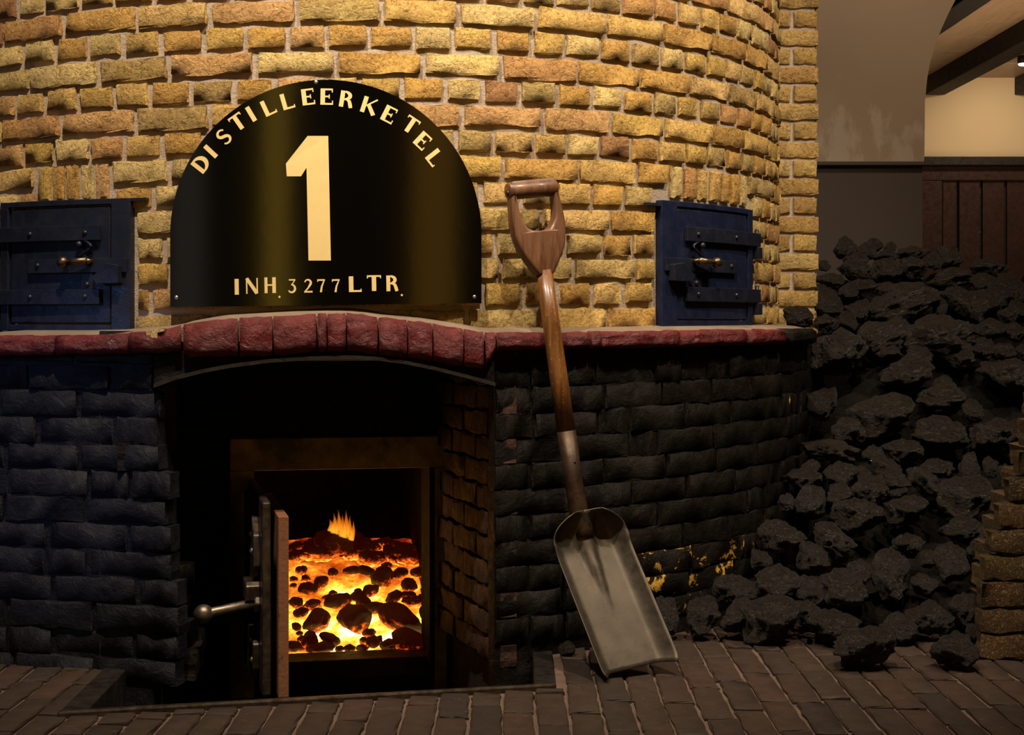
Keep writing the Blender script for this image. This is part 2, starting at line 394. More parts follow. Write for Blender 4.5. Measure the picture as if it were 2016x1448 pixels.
def put_brick(me, loc, yaw, parent, sx=1, sz=1, sy=1, tilt=0, mat=None, roll=0, name='brick', flip=True):
    o = bpy.data.objects.new(name, me); C.objects.link(o)
    o.location = loc; o.rotation_euler = (roll, tilt, yaw)
    o.scale = (sx, sy, sz)
    attach(o, parent)
    if mat is not None:
        o.material_slots[0].link = 'OBJECT'; o.material_slots[0].material = mat
    return o

# ================================================================== KETTLE HOUSING
kettle = thing('brick_kettle', 'round kettle housing of rough yellow bricks with grey mortar joints', 'kettle', (XA, YA, .6))
# mortar body (a thick curved shell)
mb = MB(); mb.curved(math.radians(-75), math.radians(130), .60, 1.62, R-.22, R-.0065, 72)
mb.build('mortar', M['mortar'], kettle, smooth=None)
vs_s = variants(M['brick'], 10, LS, HB, DB, .0038, 100)
vs_h = variants(M['brick'], 10, LH, HB, DB, .0034, 200, nx=5)
PITCH, Z0 = .0518, CZ+.086                       # bottom of course 0
TH_S = .1687/R
hatchR = (theta(1302, R+.01), theta(1481, R+.01), CZ-.012, CZ+.263)
hatchL = (theta(2, R+.01), theta(257, R+.01), CZ-.02, CZ+.2465)
def zc(th): return TILT*R*math.sin(th)+TILT*XA*1.0
soldR = (theta(1318, R), theta(1474, R)); soldL = (theta(74, R), theta(216, R))
excl = [(hatchR[0]-.004, hatchR[1]+.004, hatchR[2], hatchR[3]), (hatchL[0]-.004, hatchL[1]+.004, hatchL[2], hatchL[3]),
        (soldR[0], soldR[1], hatchR[3]-.01, CZ+.086+PITCH*5+.005), (soldL[0], soldL[1], hatchL[3]-.01, CZ+.086+PITCH*5-.014)]
SGX, SGY, SGA, SGB = 641.5, 463., 306.5, 306.
def in_sign(px, py, m):
    if abs(px-SGX) > SGA-m or py > 600-m: return False
    return py > SGY or ((px-SGX)/(SGA-m))**2+((py-SGY)/(SGB-m))**2 < 1
thmin, thmax = theta(-30, R), math.radians(82)
nb = 0
rnd = random.Random(3)
for k in range(-2, 17):
    hdr = k % 2 != 0
    step = TH_S/2 if hdr else TH_S
    ph = .0225+(0 if k % 4 == 2 else .5*TH_S) if not hdr else .0225+TH_S*.25+(.02 if k % 4 == 1 else 0)
    zb = Z0+k*PITCH
    n0 = int((thmin-ph)/step)-1; n1 = int((thmax-ph)/step)+1
    joints = [ph+i*step+rnd.uniform(-.06, .06)*step for i in range(n0, n1+1)]
    for a, b in zip(joints[:-1], joints[1:]):
        gap = rnd.uniform(.010, .016)/R
        segs = [(a+gap/2, b-gap/2)]
        zm = zb+HB/2
        for (e0, e1, ez0, ez1) in excl:
            if zm+HB*.36 > ez0+zc(a)*0 and zm-HB*.36 < ez1:
                ns = []
                for (p, q) in segs:
                    if q <= e0 or p >= e1: ns.append((p, q)); continue
                    if p < e0-.008: ns.append((p, e0-.006))
                    if q > e1+.008: ns.append((e1+.006, q))
                segs = ns
        for (p, q) in segs:
            Lw = (q-p)*R
            if Lw < .016 or q < thmin or p > thmax: continue
            th = (p+q)/2; z = zm+zc(th)+rnd.uniform(-.0018, .0018)
            rr = R+rnd.uniform(-.002, .003)
            P = cyl(th, z, rr); x, y = proj(P)
            if y < -40: continue
            c1 = proj(cyl(p, z+HB/2, R)); c2 = proj(cyl(q, z+HB/2, R)); c3 = proj(cyl(p, z-HB/2, R)); c4 = proj(cyl(q, z-HB/2, R))
            if all(in_sign(cc[0], cc[1], 14) for cc in (c1, c2, c3, c4)): continue
            me = rnd.choice(vs_s if Lw > .11 else vs_h)
            L0 = LS if Lw > .11 else LH
            put_brick(me, P, th, kettle, Lw/L0, rnd.uniform(.95, 1.07), 1, -math.atan(TILT*math.cos(th))+rnd.uniform(-.008, .008))
            nb += 1
# upright bricks over the two hatches
vs_v = variants(M['brick'], 6, .034, .066, DB, .003, 300, nx=5, nz=5)
for (t0, t1, z0, z1, n) in ((soldR[0], soldR[1], hatchR[3]+.006, CZ+.086+PITCH*5-.008, 7), (soldL[0], soldL[1], hatchL[3]+.006, CZ+.086+PITCH*5-.022, 5)):
    for i in range(n):
        a = t0+(t1-t0)*(i+.1)/n; b = t0+(t1-t0)*(i+.86)/n; th = (a+b)/2
        put_brick(rnd.choice(vs_v), cyl(th, (z0+z1)/2+(0 if t0 > 0 else 0)+zc(th)*.4, R+rnd.uniform(-.002, .003)), th, kettle, (b-a)*R/.034, (z1-z0)/.066, 1, rnd.uniform(-.03, .03))
        nb += 1
print('kettle bricks', nb)

# ------------------------------------------------------------------ hatches on the kettle
def hatch(name, label, side):
    t0, t1, z0, z1 = hatchR if side > 0 else hatchL
    q = (lambda a: t0+(t1-t0)*a) if side > 0 else (lambda a: t1-(t1-t0)*a)    # a = 0 latch side, 1 hinge side
    tc = (t0+t1)/2
    root = thing(name, label, 'hatch', cyl(tc, z0, R+.01))
    pm = M['navy'] if side > 0 else M['navy_dark']
    def cb(part, a0, a1, y0, y1, r0, r1, m, par, bev=.0015, n=6):
        a, b = sorted((q(a0), q(a1)))
        return MB().curved(a, b, z0+(z1-z0)*y0, z0+(z1-z0)*y1, R+r0, R+r1, n).build(part, m, par, bevel=bev)
    # frame: four bars
    fr = MB()
    for (a0, a1, y0, y1) in ((0, .13, 0, 1), (.93, 1, 0, 1), (.13, .93, .0, .045), (.13, .93, .955, 1)):
        a, b = sorted((q(a0), q(a1))); fr.curved(a, b, z0+(z1-z0)*y0, z0+(z1-z0)*y1, R-.02, R+.012, 6)
    fr.build('frame', pm, root, bevel=.0015)
    door = cb('door_panel', .14, .915, .055, .945, -.01, .009, pm, root, .003, 8)
    for yy in (.685, .20):
        st = cb('hinge_strap', .20, 1.09, yy, yy+.115, .010, .019, M['navy_dark'], root, .001, 8)
        for a in (.30, .72):
            MB().ball(cyl(q(a), z0+(z1-z0)*(yy+.058), R+.019), .0055, cyl(q(a), 0, 1)-cyl(q(a), 0, 0), 10, 6, .8).build('rivet', M['navy_dark'], st, True)
        hb = MB(); a, b = sorted((q(1.03), q(1.10)))
        hb.curved(a, b, z0+(z1-z0)*(yy-.105), z0+(z1-z0)*(yy-.004), R-.01, R+.022, 2)
        hb.build('hinge_block', M['navy_dark'], root, bevel=.0015)
        hp = cyl(q(1.05), 0, R+.014)
        MB().tube([(hp.x, hp.y, z0+(z1-z0)*(yy-.09)), (hp.x, hp.y, z0+(z1-z0)*(yy+.15))], .005, 10).build('hinge_pin', M['navy_dark'], root, True)
    lb = cb('latch_bar', .02, .74, .44, .545, .010, .018, M['navy_dark'], root, .001, 8)
    MB().ball(cyl(q(.66), z0+(z1-z0)*.50, R+.018), .0055, cyl(q(.66), 0, 1)-cyl(q(.66), 0, 0), 10, 6, .8).build('rivet', M['navy_dark'], lb, True)
    zl = z0+(z1-z0)*.525
    h0 = cyl(q(.26), zl, R+.032); h1 = cyl(q(.42), zl-.002, R+.036)
    hd = MB().tube([cyl(q(.26), zl, R+.012), h0], .006, 10); hd.tube([h0, h1], [.0085, .0055], 10); hd.ball(h1, .0125)
    hd.build('latch_handle', M['bare'], root, True)
    # catch hook on the frame
    zk = z0+(z1-z0)*.455
    def hk(u_, v_, y_): return cyl(q(u_), v_, R+.012+y_)
    pts = [(.05, zk-.026), (.20, zk-.026), (.23, zk-.014), (.13, zk+.014), (.05, zk+.010)]
    MB().prism(pts, [], 0, .020, hk).build('catch', M['navy_dark'], root, bevel=.0015)
    # flat spring above the bar, bracket below it
    sp = MB(); P = []
    for i in range(9):
        f = i/8; P.append(cyl(q(.30+.05*math.cos(f*PI*1.6)), z0+(z1-z0)*(.55+.14*f), R+.014+.006*math.sin(f*PI)))
    sp.tube(P, .0045, 8, ell=.5); sp.build('spring', M['navy_dark'], root, True)
    MB().ball(cyl(q(.345), z0+(z1-z0)*.655, R+.018), .0075, cyl(q(.3), 0, 1)-cyl(q(.3), 0, 0), 10, 6, .8).build('spring_bolt', M['navy_dark'], root, True)
    bk = cb('bracket', .25, .34, .31, .44, .009, .016, M['navy_dark'], root, .002, 3)
    MB().ball(cyl(q(.29), z0+(z1-z0)*.35, R+.017), .006, cyl(q(.29), 0, 1)-cyl(q(.29), 0, 0), 10, 6, .8).build('rivet', M['navy_dark'], bk, True)
    return root
hatch('iron_hatch', 'navy blue iron hatch with two hinge straps right of the shovel', 1)
hatch('iron_hatch', 'dark blue black iron hatch left of the arched sign', -1)
# flat iron lintels over the hatches
for (x0, x1, y, lab) in ((60, 292, 396, 'thin black iron lintel over the left hatch'), (1266, 1330, 404, 'thin dark iron lintel beside the top of the right hatch')):
    a, b = theta(x0, R), theta(x1, R); z = cz_at((x0+x1)/2, y, R)
    o = MB().curved(a, b, z-.003, z+.003, R-.03, R+.010, 10).build('lintel', M['navy_dark'], None); prop(o, lab, 'lintel')

# ------------------------------------------------------------------ the arched sign
RS = R+.022
sign = thing('arched_sign', 'glossy black arched sign with cream lettering fixed to the yellow brick kettle', 'sign', on_cyl(641, 600, RS))
cols = 120; V = []; Fc = []
for i in range(cols+1):
    t = math.cos(PI*(1-i/cols)); px = SGX+SGA*t
    top = SGY-SGB*math.sqrt(max(0, 1-t*t)); bot = 605-8*(px-340)/608
    for r_ in (RS, RS-.003, RS, RS-.003):
        V += [on_cyl(px, bot, r_), on_cyl(px, top, r_)]
for i in range(cols):      # face, back and rim keep vertices of their own, so the face shades as a clean cylinder
    a = 8*i; b = a+8
    Fc += [(a, b, b+1, a+1), (a+2, a+3, b+3, b+2), (a+5, b+5, b+7, a+7), (a+4, a+6, b+6, b+4)]
Fc += [(4, 5, 7, 6), (8*cols+4, 8*cols+6, 8*cols+7, 8*cols+5)]
me = bpy.data.meshes.new('sign_plate'); me.from_pydata([tuple(v) for v in V], [], Fc)
o = link('sign_plate', me, M['sign'], sign, True)
for x, y in ((622, 162), (347, 586), (934, 585)):
    p = on_cyl(x, y, RS); MB().ball(p, .0042, Vector((0, -1, 0)), 12, 6, .5).build('screw', M['screw'], sign, True)

def sweep(pts, wid):
    # open stroke with per-point width -> closed outline
    n = len(pts); A = []; B = []
    for i in range(n):
        a = pts[max(i-1, 0)]; b = pts[min(i+1, n-1)]
        dx, dy = b[0]-a[0], b[1]-a[1]; l = math.hypot(dx, dy) or 1
        nx_, ny_ = -dy/l, dx/l; w_ = wid[i]/2
        A.append((pts[i][0]+nx_*w_, pts[i][1]+ny_*w_)); B.append((pts[i][0]-nx_*w_, pts[i][1]-ny_*w_))
    return A+B[::-1]
def arc(cx, cy, rx, ry, a0, a1, w0, w1, n=12, mid=None):
    P = []; W = []
    for i in range(n+1):
        f = i/n; a = math.radians(a0+(a1-a0)*f)
        P.append((cx+rx*math.cos(a), cy+ry*math.sin(a)))
        W.append((w0+(w1-w0)*f) if mid is None else w0+(mid-w0)*math.sin(f*PI)+(w1-w0)*f)
    return sweep(P, W)
def rect(x0, y0, x1, y1): return [(x0, y0), (x1, y0), (x1, y1), (x0, y1)]
GL = {
 'I': (.28, [rect(0, 0, .26, 1)]),
 'D': (.80, [rect(0, 0, .24, 1), arc(.20, .5, .50, .45, 90, -90, .10, .10, 18, .26)]),
 'S': (.62, [arc(.31, .735, .24, .215, 25, 270, .09, .20, 14), arc(.31, .275, .25, .225, 90, -150, .20, .09, 14)]),
 'T': (.78, [rect(.27, 0, .52, 1), rect(0, .89, .80, 1), rect(0, .80, .06, .95), rect(.74, .80, .80, .95)]),
 'L': (.66, [rect(0, 0, .25, 1), rect(.2, 0, .70, .12), rect(.64, .05, .70, .20)]),
 'E': (.70, [rect(0, 0, .26, 1), rect(.2, 0, .72, .11), rect(.2, .89, .70, 1), rect(.2, .46, .52, .56), rect(.66, .06, .72, .26), rect(.64, .76, .70, .95), rect(.47, .38, .53, .64)]),
 'R': (.76, [rect(0, 0, .25, 1), arc(.22, .72, .34, .235, 90, -90, .09, .09, 14, .22), sweep([(.38, .50), (.55, .40), (.62, .2), (.68, .0)], [.10, .20, .22, .20])]),
 'K': (.80, [rect(0, 0, .25, 1), sweep([(.22, .42), (.78, 1.0)], [.08, .10]), sweep([(.36, .56), (.80, 0)], [.22, .24])]),
 'N': (.80, [rect(0, 0, .09, 1), rect(.70, 0, .79, 1), sweep([(.05, .98), (.72, .03)], [.22, .24])]),
 'H': (.76, [rect(0, 0, .20, 1), rect(.52, 0, .76, 1), rect(.1, .46, .6, .56)]),
 '.': (.16, [[(.08+.085*math.cos(k*PI/5), .085+.085*math.sin(k*PI/5)) for k in range(10)]]),
 '2': (.62, [arc(.28, .72, .21, .22, 170, -35, .08, .17, 12), sweep([(.455, .60), (.30, .34), (.06, .06)], [.16, .11, .08]), rect(.02, 0, .60, .12)]),
 '3': (.58, [sweep([(.05, .93), (.52, .93)], [.10, .10]), sweep([(.50, .93), (.26, .58)], [.07, .07]), arc(.24, .30, .25, .28, 95, -150, .10, .09, 14, .16)]),
 '7': (.58, [rect(.0, .86, .58, .98), rect(0, .78, .06, .92), sweep([(.54, .92), (.34, .45), (.26, 0)], [.08, .13, .16])]),
}
def letters(name, items):
    """items: (char, centre px, centre py, height px, rotation degrees clockwise, width factor)"""
    m = MB()
    for ch, cx, cy, h, rot, wf in items:
        wd, polys = GL[ch]; a = math.radians(rot)
        for pl in polys:
            q = []
            for (x, y) in pl:
                lx = (x-wd/2)*h*wf; ly = (y-.5)*h
                q.append((cx+lx*math.cos(a)+ly*math.sin(a), cy+lx*math.sin(a)-ly*math.cos(a)))
            m.prism(q, [], 0, .0012, lambda u_, v_, y_: on_cyl(u_, v_, RS+.0004+y_))
    return m.build(name, M['cream'], sign)
Z8 = 1/2.88
def c8(x, y): return 300+x*Z8, 140+y*Z8
arcl = []
for ch, x, y, rot in (('D', 276, 525, -52), ('I', 331, 455, -47), ('S', 405, 373, -41), ('T', 484, 290, -35), ('I', 560, 243, -31), ('L', 657, 205, -25),
                      ('L', 764, 170, -16), ('E', 882, 146, -7), ('E', 988, 145, 1), ('R', 1101, 160, 9), ('K', 1228, 196, 18), ('E', 1342, 246, 27),
                      ('T', 1464, 305, 34), ('E', 1532, 395, 43), ('L', 1601, 490, 52)):
    a, b = c8(x, y); arcl.append((ch, a, b, 32, rot, 1.08))
letters('lettering', arcl)
low = []
for ch, x, y, h, wf in (('I', 479, 1224, 31, 1.0), ('N', 565, 1219, 31, .95), ('H', 668, 1215, 31, .95), ('.', 720, 1250, 26, 1), ('3', 793, 1218, 27, 1.0), ('2', 884, 1218, 27, 1.05),
                        ('7', 957, 1217, 26, 1), ('7', 1040, 1217, 26, 1), ('L', 1148, 1209, 31, 1.15), ('T', 1256, 1203, 31, 1.12), ('R', 1360, 1204, 31, .98), ('.', 1414, 1240, 26, 1)):
    a, b = c8(x, y); low.append((ch, a, b, h, -1, wf))
letters('lettering', low)
one = [c8(x, y) for x, y in ((880, 368), (997, 368), (1012, 1075), (885, 1075), (874, 548), (843, 597), (762, 597), (757, 525))]
MB().prism(one, [], 0, .0014, lambda u_, v_, y_: on_cyl(u_, v_, RS+.0006+y_)).build('numeral', M['cream'], sign)

# ================================================================== FURNACE BASE
PL = Vector((-.694, 2.89)); PR = Vector((-.0345, 3.02))
def R2(th):   # plan radius of the black wall right of the arch
    f = min(max((th-math.radians(30))/math.radians(49), 0), 1)
    return 1.205+.046*f*f*(3-2*f)
TH0 = math.atan2(PR.x-XA, YA-PR.y); TH1 = math.radians(79)
plan = []   # plan points of the front: left facet, front facet, arc
LF = Vector((-1.22, 2.89+.24*.526))
plan += [(LF.x, LF.y), (PL.x, PL.y), (PR.x, PR.y)]
for i in range(1, 33):
    th = TH0+(TH1-TH0)*i/32; plan.append((XA+R2(th)*math.sin(th), YA-R2(th)*math.cos(th)))
def front(px, off=0.):
    """point of the base front hit by image column px: depth, outward normal (plan)"""
    u = (px-CX)/F; best = None
    for a, b in zip(plan[:-1], plan[1:]):
        a, b = Vector(a), Vector(b); d = (b-a).normalized(); n = Vector((d.y, -d.x))
        a2, b2 = a+n*off, b+n*off
        e = b2-a2; den = e.x-u*e.y
        if abs(den) < 1e-9: continue
        t = (u*a2.y-a2.x)/den
        if -.02 <= t <= 1.02:
            z = a2.y+e.y*t
            if best is None or z < best[0]: best = (z, n)
    if best is None:
        a, b = Vector(plan[-2]), Vector(plan[-1]); d = (b-a).normalized(); n = Vector((d.y, -d.x))
        best = ((b+n*off).y, n)
    return best
base = thing('furnace_base', 'black painted brick furnace base with arched fire recess below the yellow kettle', 'furnace', (-.36, 3.2, 0))
E1 = (PR-PL).normalized(); E2 = Vector((-E1.y, E1.x))
WREC = (PR-PL).length
def rec(a, dp, z): p = PL+E1*a+E2*dp; return Vector((p.x, p.y, z))
def rec_px(px, py, dp):
    u = (px-CX)/F; o_ = PL+E2*dp
    a = (u*o_.y-o_.x)/(E1.x-u*E1.y); p = o_+E1*a
    return a, CZ-(py-HY)/F*p.y
# walls behind the bricks (mortar, painted over)
DEPTH = .47
bw = MB()
def wall_strip(pts, z0, z1, thick):
    for a, b in zip(pts[:-1], pts[1:]):
        a, b = Vector(a), Vector(b); d = (b-a).normalized(); n = Vector((d.y, -d.x))
        a0, b0 = a-n*.0045, b-n*.0045; a1, b1 = a0-n*thick, b0-n*thick
        bw.hexa([(a0.x, a0.y, z0), (b0.x, b0.y, z0), (b1.x, b1.y, z0), (a1.x, a1.y, z0), (a0.x, a0.y, z1), (b0.x, b0.y, z1), (b1.x, b1.y, z1), (a1.x, a1.y, z1)])
wall_strip(plan[0:2], -.20, .645, .10)
bw.build('wall_core', M['navy_brick'], base); bw = MB()
wall_strip(plan[2:], -.20, .645, .03)
bw.build('wall_core', M['black'], base); bw = MB()
corner = Vector(plan[-1]); rad = (corner-Vector((XA, YA))).normalized()
cb_ = corner-rad*.012
bw.hexa([(cb_.x-rad.x*.09, cb_.y-rad.y*.09, 0), (cb_.x, cb_.y, 0), (.874, 4.17, 0), (.70, 4.17, 0),
         (cb_.x-rad.x*.09, cb_.y-rad.y*.09, .645), (cb_.x, cb_.y, .645), (.874, 4.17, .645), (.70, 4.17, .645)])
bw.build('bay_side', M['black'], base)
# recess: jambs, back, soffit
rc = MB()
def slab(a0, d0, a1, d1, z0, z1, th_):
    p, q = rec(a0, d0, 0), rec(a1, d1, 0); d = Vector((q.x-p.x, q.y-p.y)).normalized(); n = Vector((d.y, -d.x))*th_
    rc.hexa([(p.x, p.y, z0), (q.x, q.y, z0), (q.x+n.x, q.y+n.y, z0), (p.x+n.x, p.y+n.y, z0), (p.x, p.y, z1), (q.x, q.y, z1), (q.x+n.x, q.y+n.y, z1), (p.x+n.x, p.y+n.y, z1)])
slab(-.012, .05, -.012, DEPTH+.05, -.20, .66, -.09)                   # left jamb core
slab(WREC+.022, .06, WREC-.035, DEPTH+.05, -.20, .66, .06)            # right jamb core
AF0, ZF1 = rec_px(452, 864, DEPTH); AF1, _ = rec_px(878, 862, DEPTH)
slab(-.1, DEPTH+.03, AF0+.02, DEPTH+.03, -.20, .66, -.05)
slab(AF1-.02, DEPTH+.03, WREC+.05, DEPTH+.03, -.20, .66, -.05)
slab(AF0+.02, DEPTH+.03, AF1-.02, DEPTH+.03, ZF1-.02, .66, -.05)
rc.build('recess_lining', M['soot'], base)
# arch ring over the opening: follows the photographed curve
arch_low = [(303, 760), (345, 745), (400, 731), (453, 721), (530, 711), (610, 706), (690, 704), (735, 706), (790, 713), (850, 725), (910, 740), (972, 757)]
ar = MB(); V = []
for px, py in arch_low:
    z, n = front(min(px, 970), .006); p = at(px, py, z)
    a_ = rec_px(px, py, 0)[0]
    for dp, dz in ((-.006, 0), (-.006, .055), (.40, .055), (.40, 0)):
        q = PL+E1*a_+E2*dp; V.append((q.x, q.y, min(p.z+dz, .668)))
m_ = len(arch_low); Fc = []
for i in range(m_-1):
    a = 4*i; b = a+4
    Fc += [(a, b, b+1, a+1), (a+1, b+1, b+2, a+2), (a+2, b+2, b+3, a+3), (a+3, b+3, b, a)]
Fc += [(3, 2, 1, 0), (4*m_-4, 4*m_-3, 4*m_-2, 4*m_-1)]
ar.add(V, Fc).build('arch_soffit', M['black'], base)
# thin sheet-iron arch strip at its front edge
V = []; 
for px, py in arch_low:
    a_ = rec_px(px, py, 0)[0]; z = rec_px(px, py, 0)[1]
    for dp, dz in ((-.020, -.003), (-.020, .004), (.03, .006), (.03, -.001)):
        q = PL+E1*a_+E2*dp; V.append((q.x, q.y, z+dz))
MB().add(V, Fc).build('arch_strip', M['kerb'], base)
# painted bricks of the base
vb_s = variants(M['black'], 8, LS, .0465, .04, .0034, 400)
vb_j = variants(M['jamb'], 6, LS, .044, .06, .006, 460)
lens = [0]
for a, b in zip(plan[:-1], plan[1:]): lens.append(lens[-1]+(Vector(b)-Vector(a)).length)
def on_plan(s):
    for i in range(len(plan)-1):
        if s <= lens[i+1] or i == len(plan)-2:
            f = (s-lens[i])/(lens[i+1]-lens[i]); a, b = Vector(plan[i]), Vector(plan[i+1]); d = (b-a).normalized()
            return a+(b-a)*f, Vector((d.y, -d.x))
rnd = random.Random(11); nb = 0
S_L0, S_L1, S_R0, S_R1 = .16, lens[1], lens[2], lens[-1]
for k in range(13):
    zb = .600-k*.0518
    # left facet; its right-hand end is ragged lower down
    s1 = S_L1+(.0 if k < 2 else rnd.uniform(-.005, .02)+.004*k)
    s = s1
    ph = .165*(.5 if k % 2 else 1)
    while s > S_L0-.1:
        L_ = (rnd.choice((.165, .165, .085)) if s < s1 else ph)*rnd.uniform(.92, 1.08)
        c_ = s-L_/2; s -= L_+.009
        if c_ > S_L1: p, n = on_plan(S_L1-.001); p = p+E1*(c_-S_L1)
        else: p, n = on_plan(c_)
        put_brick(rnd.choice(vb_s), (p.x+n.x*rnd.uniform(-.004, .004), p.y+n.y*rnd.uniform(-.003, .005), zb+.022-.01*0), math.atan2(n.x, -n.y), base, L_/LS, rnd.uniform(.95, 1.1), 1, rnd.uniform(-.012, .012)+.01, M['navy_brick']); nb += 1
    # right arc
    s = S_R0-.002; i = 0
    while s < S_R1-.02:
        L_ = (.165 if not (i == 0 and k % 2) else .082)*rnd.uniform(.9, 1.08)
        if rnd.random() < .15: L_ = .082
        L_ = min(L_, S_R1-s); c_ = s+L_/2
        p, n = on_plan(c_)
        pxx = proj((p.x, p.y, zb+.02))[0]; mt = None
        if zb < .17 and 1290 < pxx < 1490 and rnd.random() < .75: mt = M['chipped']
        if 1545 < pxx and .40 < zb < .60 and k % 2: mt = M['chipped_few']
        zz = zb+.022+TILT*.9*p.x
        if zz > .02:
            put_brick(rnd.choice(vb_s), (p.x+n.x*rnd.uniform(-.004, .003), p.y+n.y*rnd.uniform(-.003, .003), zz), math.atan2(n.x, -n.y), base, (L_-.007)/LS, rnd.uniform(1.0, 1.12), 1, -TILT+rnd.uniform(-.01, .01), mt); nb += 1
        s += L_; i += 1
    # right jamb of the recess (its face looks left), left jamb, rubble at the foot of the left jamb
    for jj in range(3):
        a0 = .0+jj*.165-(.08 if k % 2 else 0); a1 = min(a0+.158, DEPTH-.02); a0 = max(a0, .006)
        if a1-a0 < .03: continue
        f = (a0+a1)/2
        p = rec(WREC+.018-.065*f/DEPTH-.006, f, zb+.022)
        n = -E1
        put_brick(rnd.choice(vb_j), (p.x+rnd.uniform(-.003, .003), p.y, p.z), math.atan2(n.x, -n.y)+.138, base, (a1-a0)/LS, 1.02, .6, rnd.uniform(-.01, .01), M['jamb']); nb += 1
    if k >= 2:
        for jj in range(2):
            dd = .10+jj*.15+rnd.uniform(-.02, .02)
            out = max(0, (k-4))*.012+rnd.uniform(0, .02)
            p = rec(.0+out-.02, dd, zb+.022); n = E1
            put_brick(rnd.choice(vb_s), p, math.atan2(n.x, -n.y)-.25+rnd.uniform(-.25, .25), base, .9, 1.1, 1.3, rnd.uniform(-.12, .12), M['navy_brick' if k < 4 else 'black']); nb += 1
# back wall of the recess above the door frame
for k in range(5):
    a = -.02-(.08 if k % 2 else 0)
    while a < WREC:
        p = rec(a+.08, DEPTH+.022, .445+k*.0518)
        put_brick(rnd.choice(vb_s), p, math.atan2(-E2.x, E2.y), base, 1, 1, .5, 0, M['soot']); nb += 1
        a += .169
print('base bricks', nb)
# red ledge bricks
top_c = [(-60, 662), (105, 662), (200, 660), (250, 656), (300, 652), (340, 646), (362, 640), (430, 630), (560, 622), (640, 618), (682, 617), (720, 620), (750, 625), (830, 634), (900, 645), (955, 655), (975, 656), (1100, 655), (1340, 651), (1610, 648)]
bot_c = [(-60, 701), (105, 699), (250, 696), (355, 693), (366, 704), (470, 702), (560, 700), (623, 693), (700, 692), (744, 700), (803, 705), (852, 712), (914, 722), (955, 727), (977, 690), (1100, 688), (1340, 683), (1610, 676)]
def interp(tab, x):
    for (x0, y0), (x1, y1) in zip(tab[:-1], tab[1:]):
        if x <= x1: return y0+(y1-y0)*(x-x0)/(x1-x0)
    return tab[-1][1]
jn = [(-58, 104), (107, 249), (252, 356), (361, 468), (472, 536), (539, 622), (627, 643), (646, 681), (684, 743), (747, 801), (804, 851), (854, 912), (915, 953), (957, 976), (979, 1088), (1091, 1162), (1165, 1184), (1187, 1340), (1343, 1473), (1476, 1551), (1554, 1608)]
rnd = random.Random(21)
OV = .026
for x0, x1 in jn:
    nx = max(4, int((x1-x0)/14)); nz = 6; V = []; Fc = []
    bulge = rnd.uniform(0, .006)
    for i in range(nx+1):
        px = x0+(x1-x0)*i/nx
        z, n = front(px, OV)
        yt, yb_ = interp(top_c, px), interp(bot_c, px)
        for j in range(nz+1):
            f = j/nz; e = min(f, 1-f)*nz; ex = min(i, nx-i)
            ins = .007*max(0, 1-e)+.003*max(0, 1-ex)
            jt = (rnd.uniform(-.0022, .0022) if 0 < i < nx else rnd.uniform(-.001, .001))+.003*noise.noise(Vector((px*.045, f*2.5, x0)))
            p = at(px, yb_+(yt-yb_)*f+rnd.uniform(-1.6, 1.6), z)
            d = -ins+bulge*math.sin(f*PI)+jt
            V.append((p.x+n.x*d, p.y+n.y*d, p.z))
        bk = .075
        pt, pb = at(px, yt, z), at(px, yb_, z)
        V.append((pt.x-n.x*bk, pt.y-n.y*bk, pt.z+.002)); V.append((pb.x-n.x*bk, pb.y-n.y*bk, pb.z))
    w_ = nz+3
    for i in range(nx):
        for j in range(nz): Fc.append((i*w_+j, (i+1)*w_+j, (i+1)*w_+j+1, i*w_+j+1))
        Fc.append((i*w_+nz, (i+1)*w_+nz, (i+1)*w_+nz+1, i*w_+nz+1))
        Fc.append((i*w_+nz+1, (i+1)*w_+nz+1, (i+1)*w_+nz+2, i*w_+nz+2))
        Fc.append((i*w_+nz+2, (i+1)*w_+nz+2, (i+1)*w_, i*w_))
    Fc.append(tuple(range(w_))); Fc.append(tuple(nx*w_+k for k in reversed(range(w_))))
    MB().add(V, Fc).build('ledge_brick', M['red'] if x0 < 1500 else M['black'], base, True)
# mortar weathering on the ledge up to the kettle
V = []; Fc = []; xs = list(range(-60, 1611, 15))
for px in xs:
    z, n = front(px, OV-.012); yt = interp(top_c, px)
    p = at(px, yt, z); th = math.atan2(p.x-XA, YA-p.y); q = cyl(th, max(p.z+.012, CZ-.020), R-.012)
    V += [(p.x, p.y, p.z-.004), ((p.x+q.x)/2, (p.y+q.y)/2, (p.z+q.z)/2+.002), tuple(q), (q.x, q.y, .60), (p.x, p.y, .64)]
for i in range(len(xs)-1):
    for j in range(5): Fc.append((i*5+j, i*5+5+j, i*5+5+(j+1) % 5, i*5+(j+1) % 5))
Fc += [(0, 1, 2, 3, 4), tuple(len(V)-5+k for k in (4, 3, 2, 1, 0))]
MB().add(V, Fc).build('ledge_mortar', M['ledge_mortar'], base)
# bare yellow chip in the red ledge
z, n = front(298, OV+.004); V = [at(x, y, z) for x, y in ((287, 652), (324, 648), (322, 653), (310, 655), (309, 672), (291, 672))]
m_ = MB(); k_ = len(V); m_.add([tuple(v) for v in V]+[(v.x, v.y+.02, v.z) for v in V], [tuple(range(k_)), tuple(reversed(range(k_, 2*k_)))]+[(i, (i+1) % k_, k_+(i+1) % k_, k_+i) for i in range(k_)])
prop(m_.build('chipped_spot', M['brick'], base), 'bare yellow spot where the red paint is chipped off')

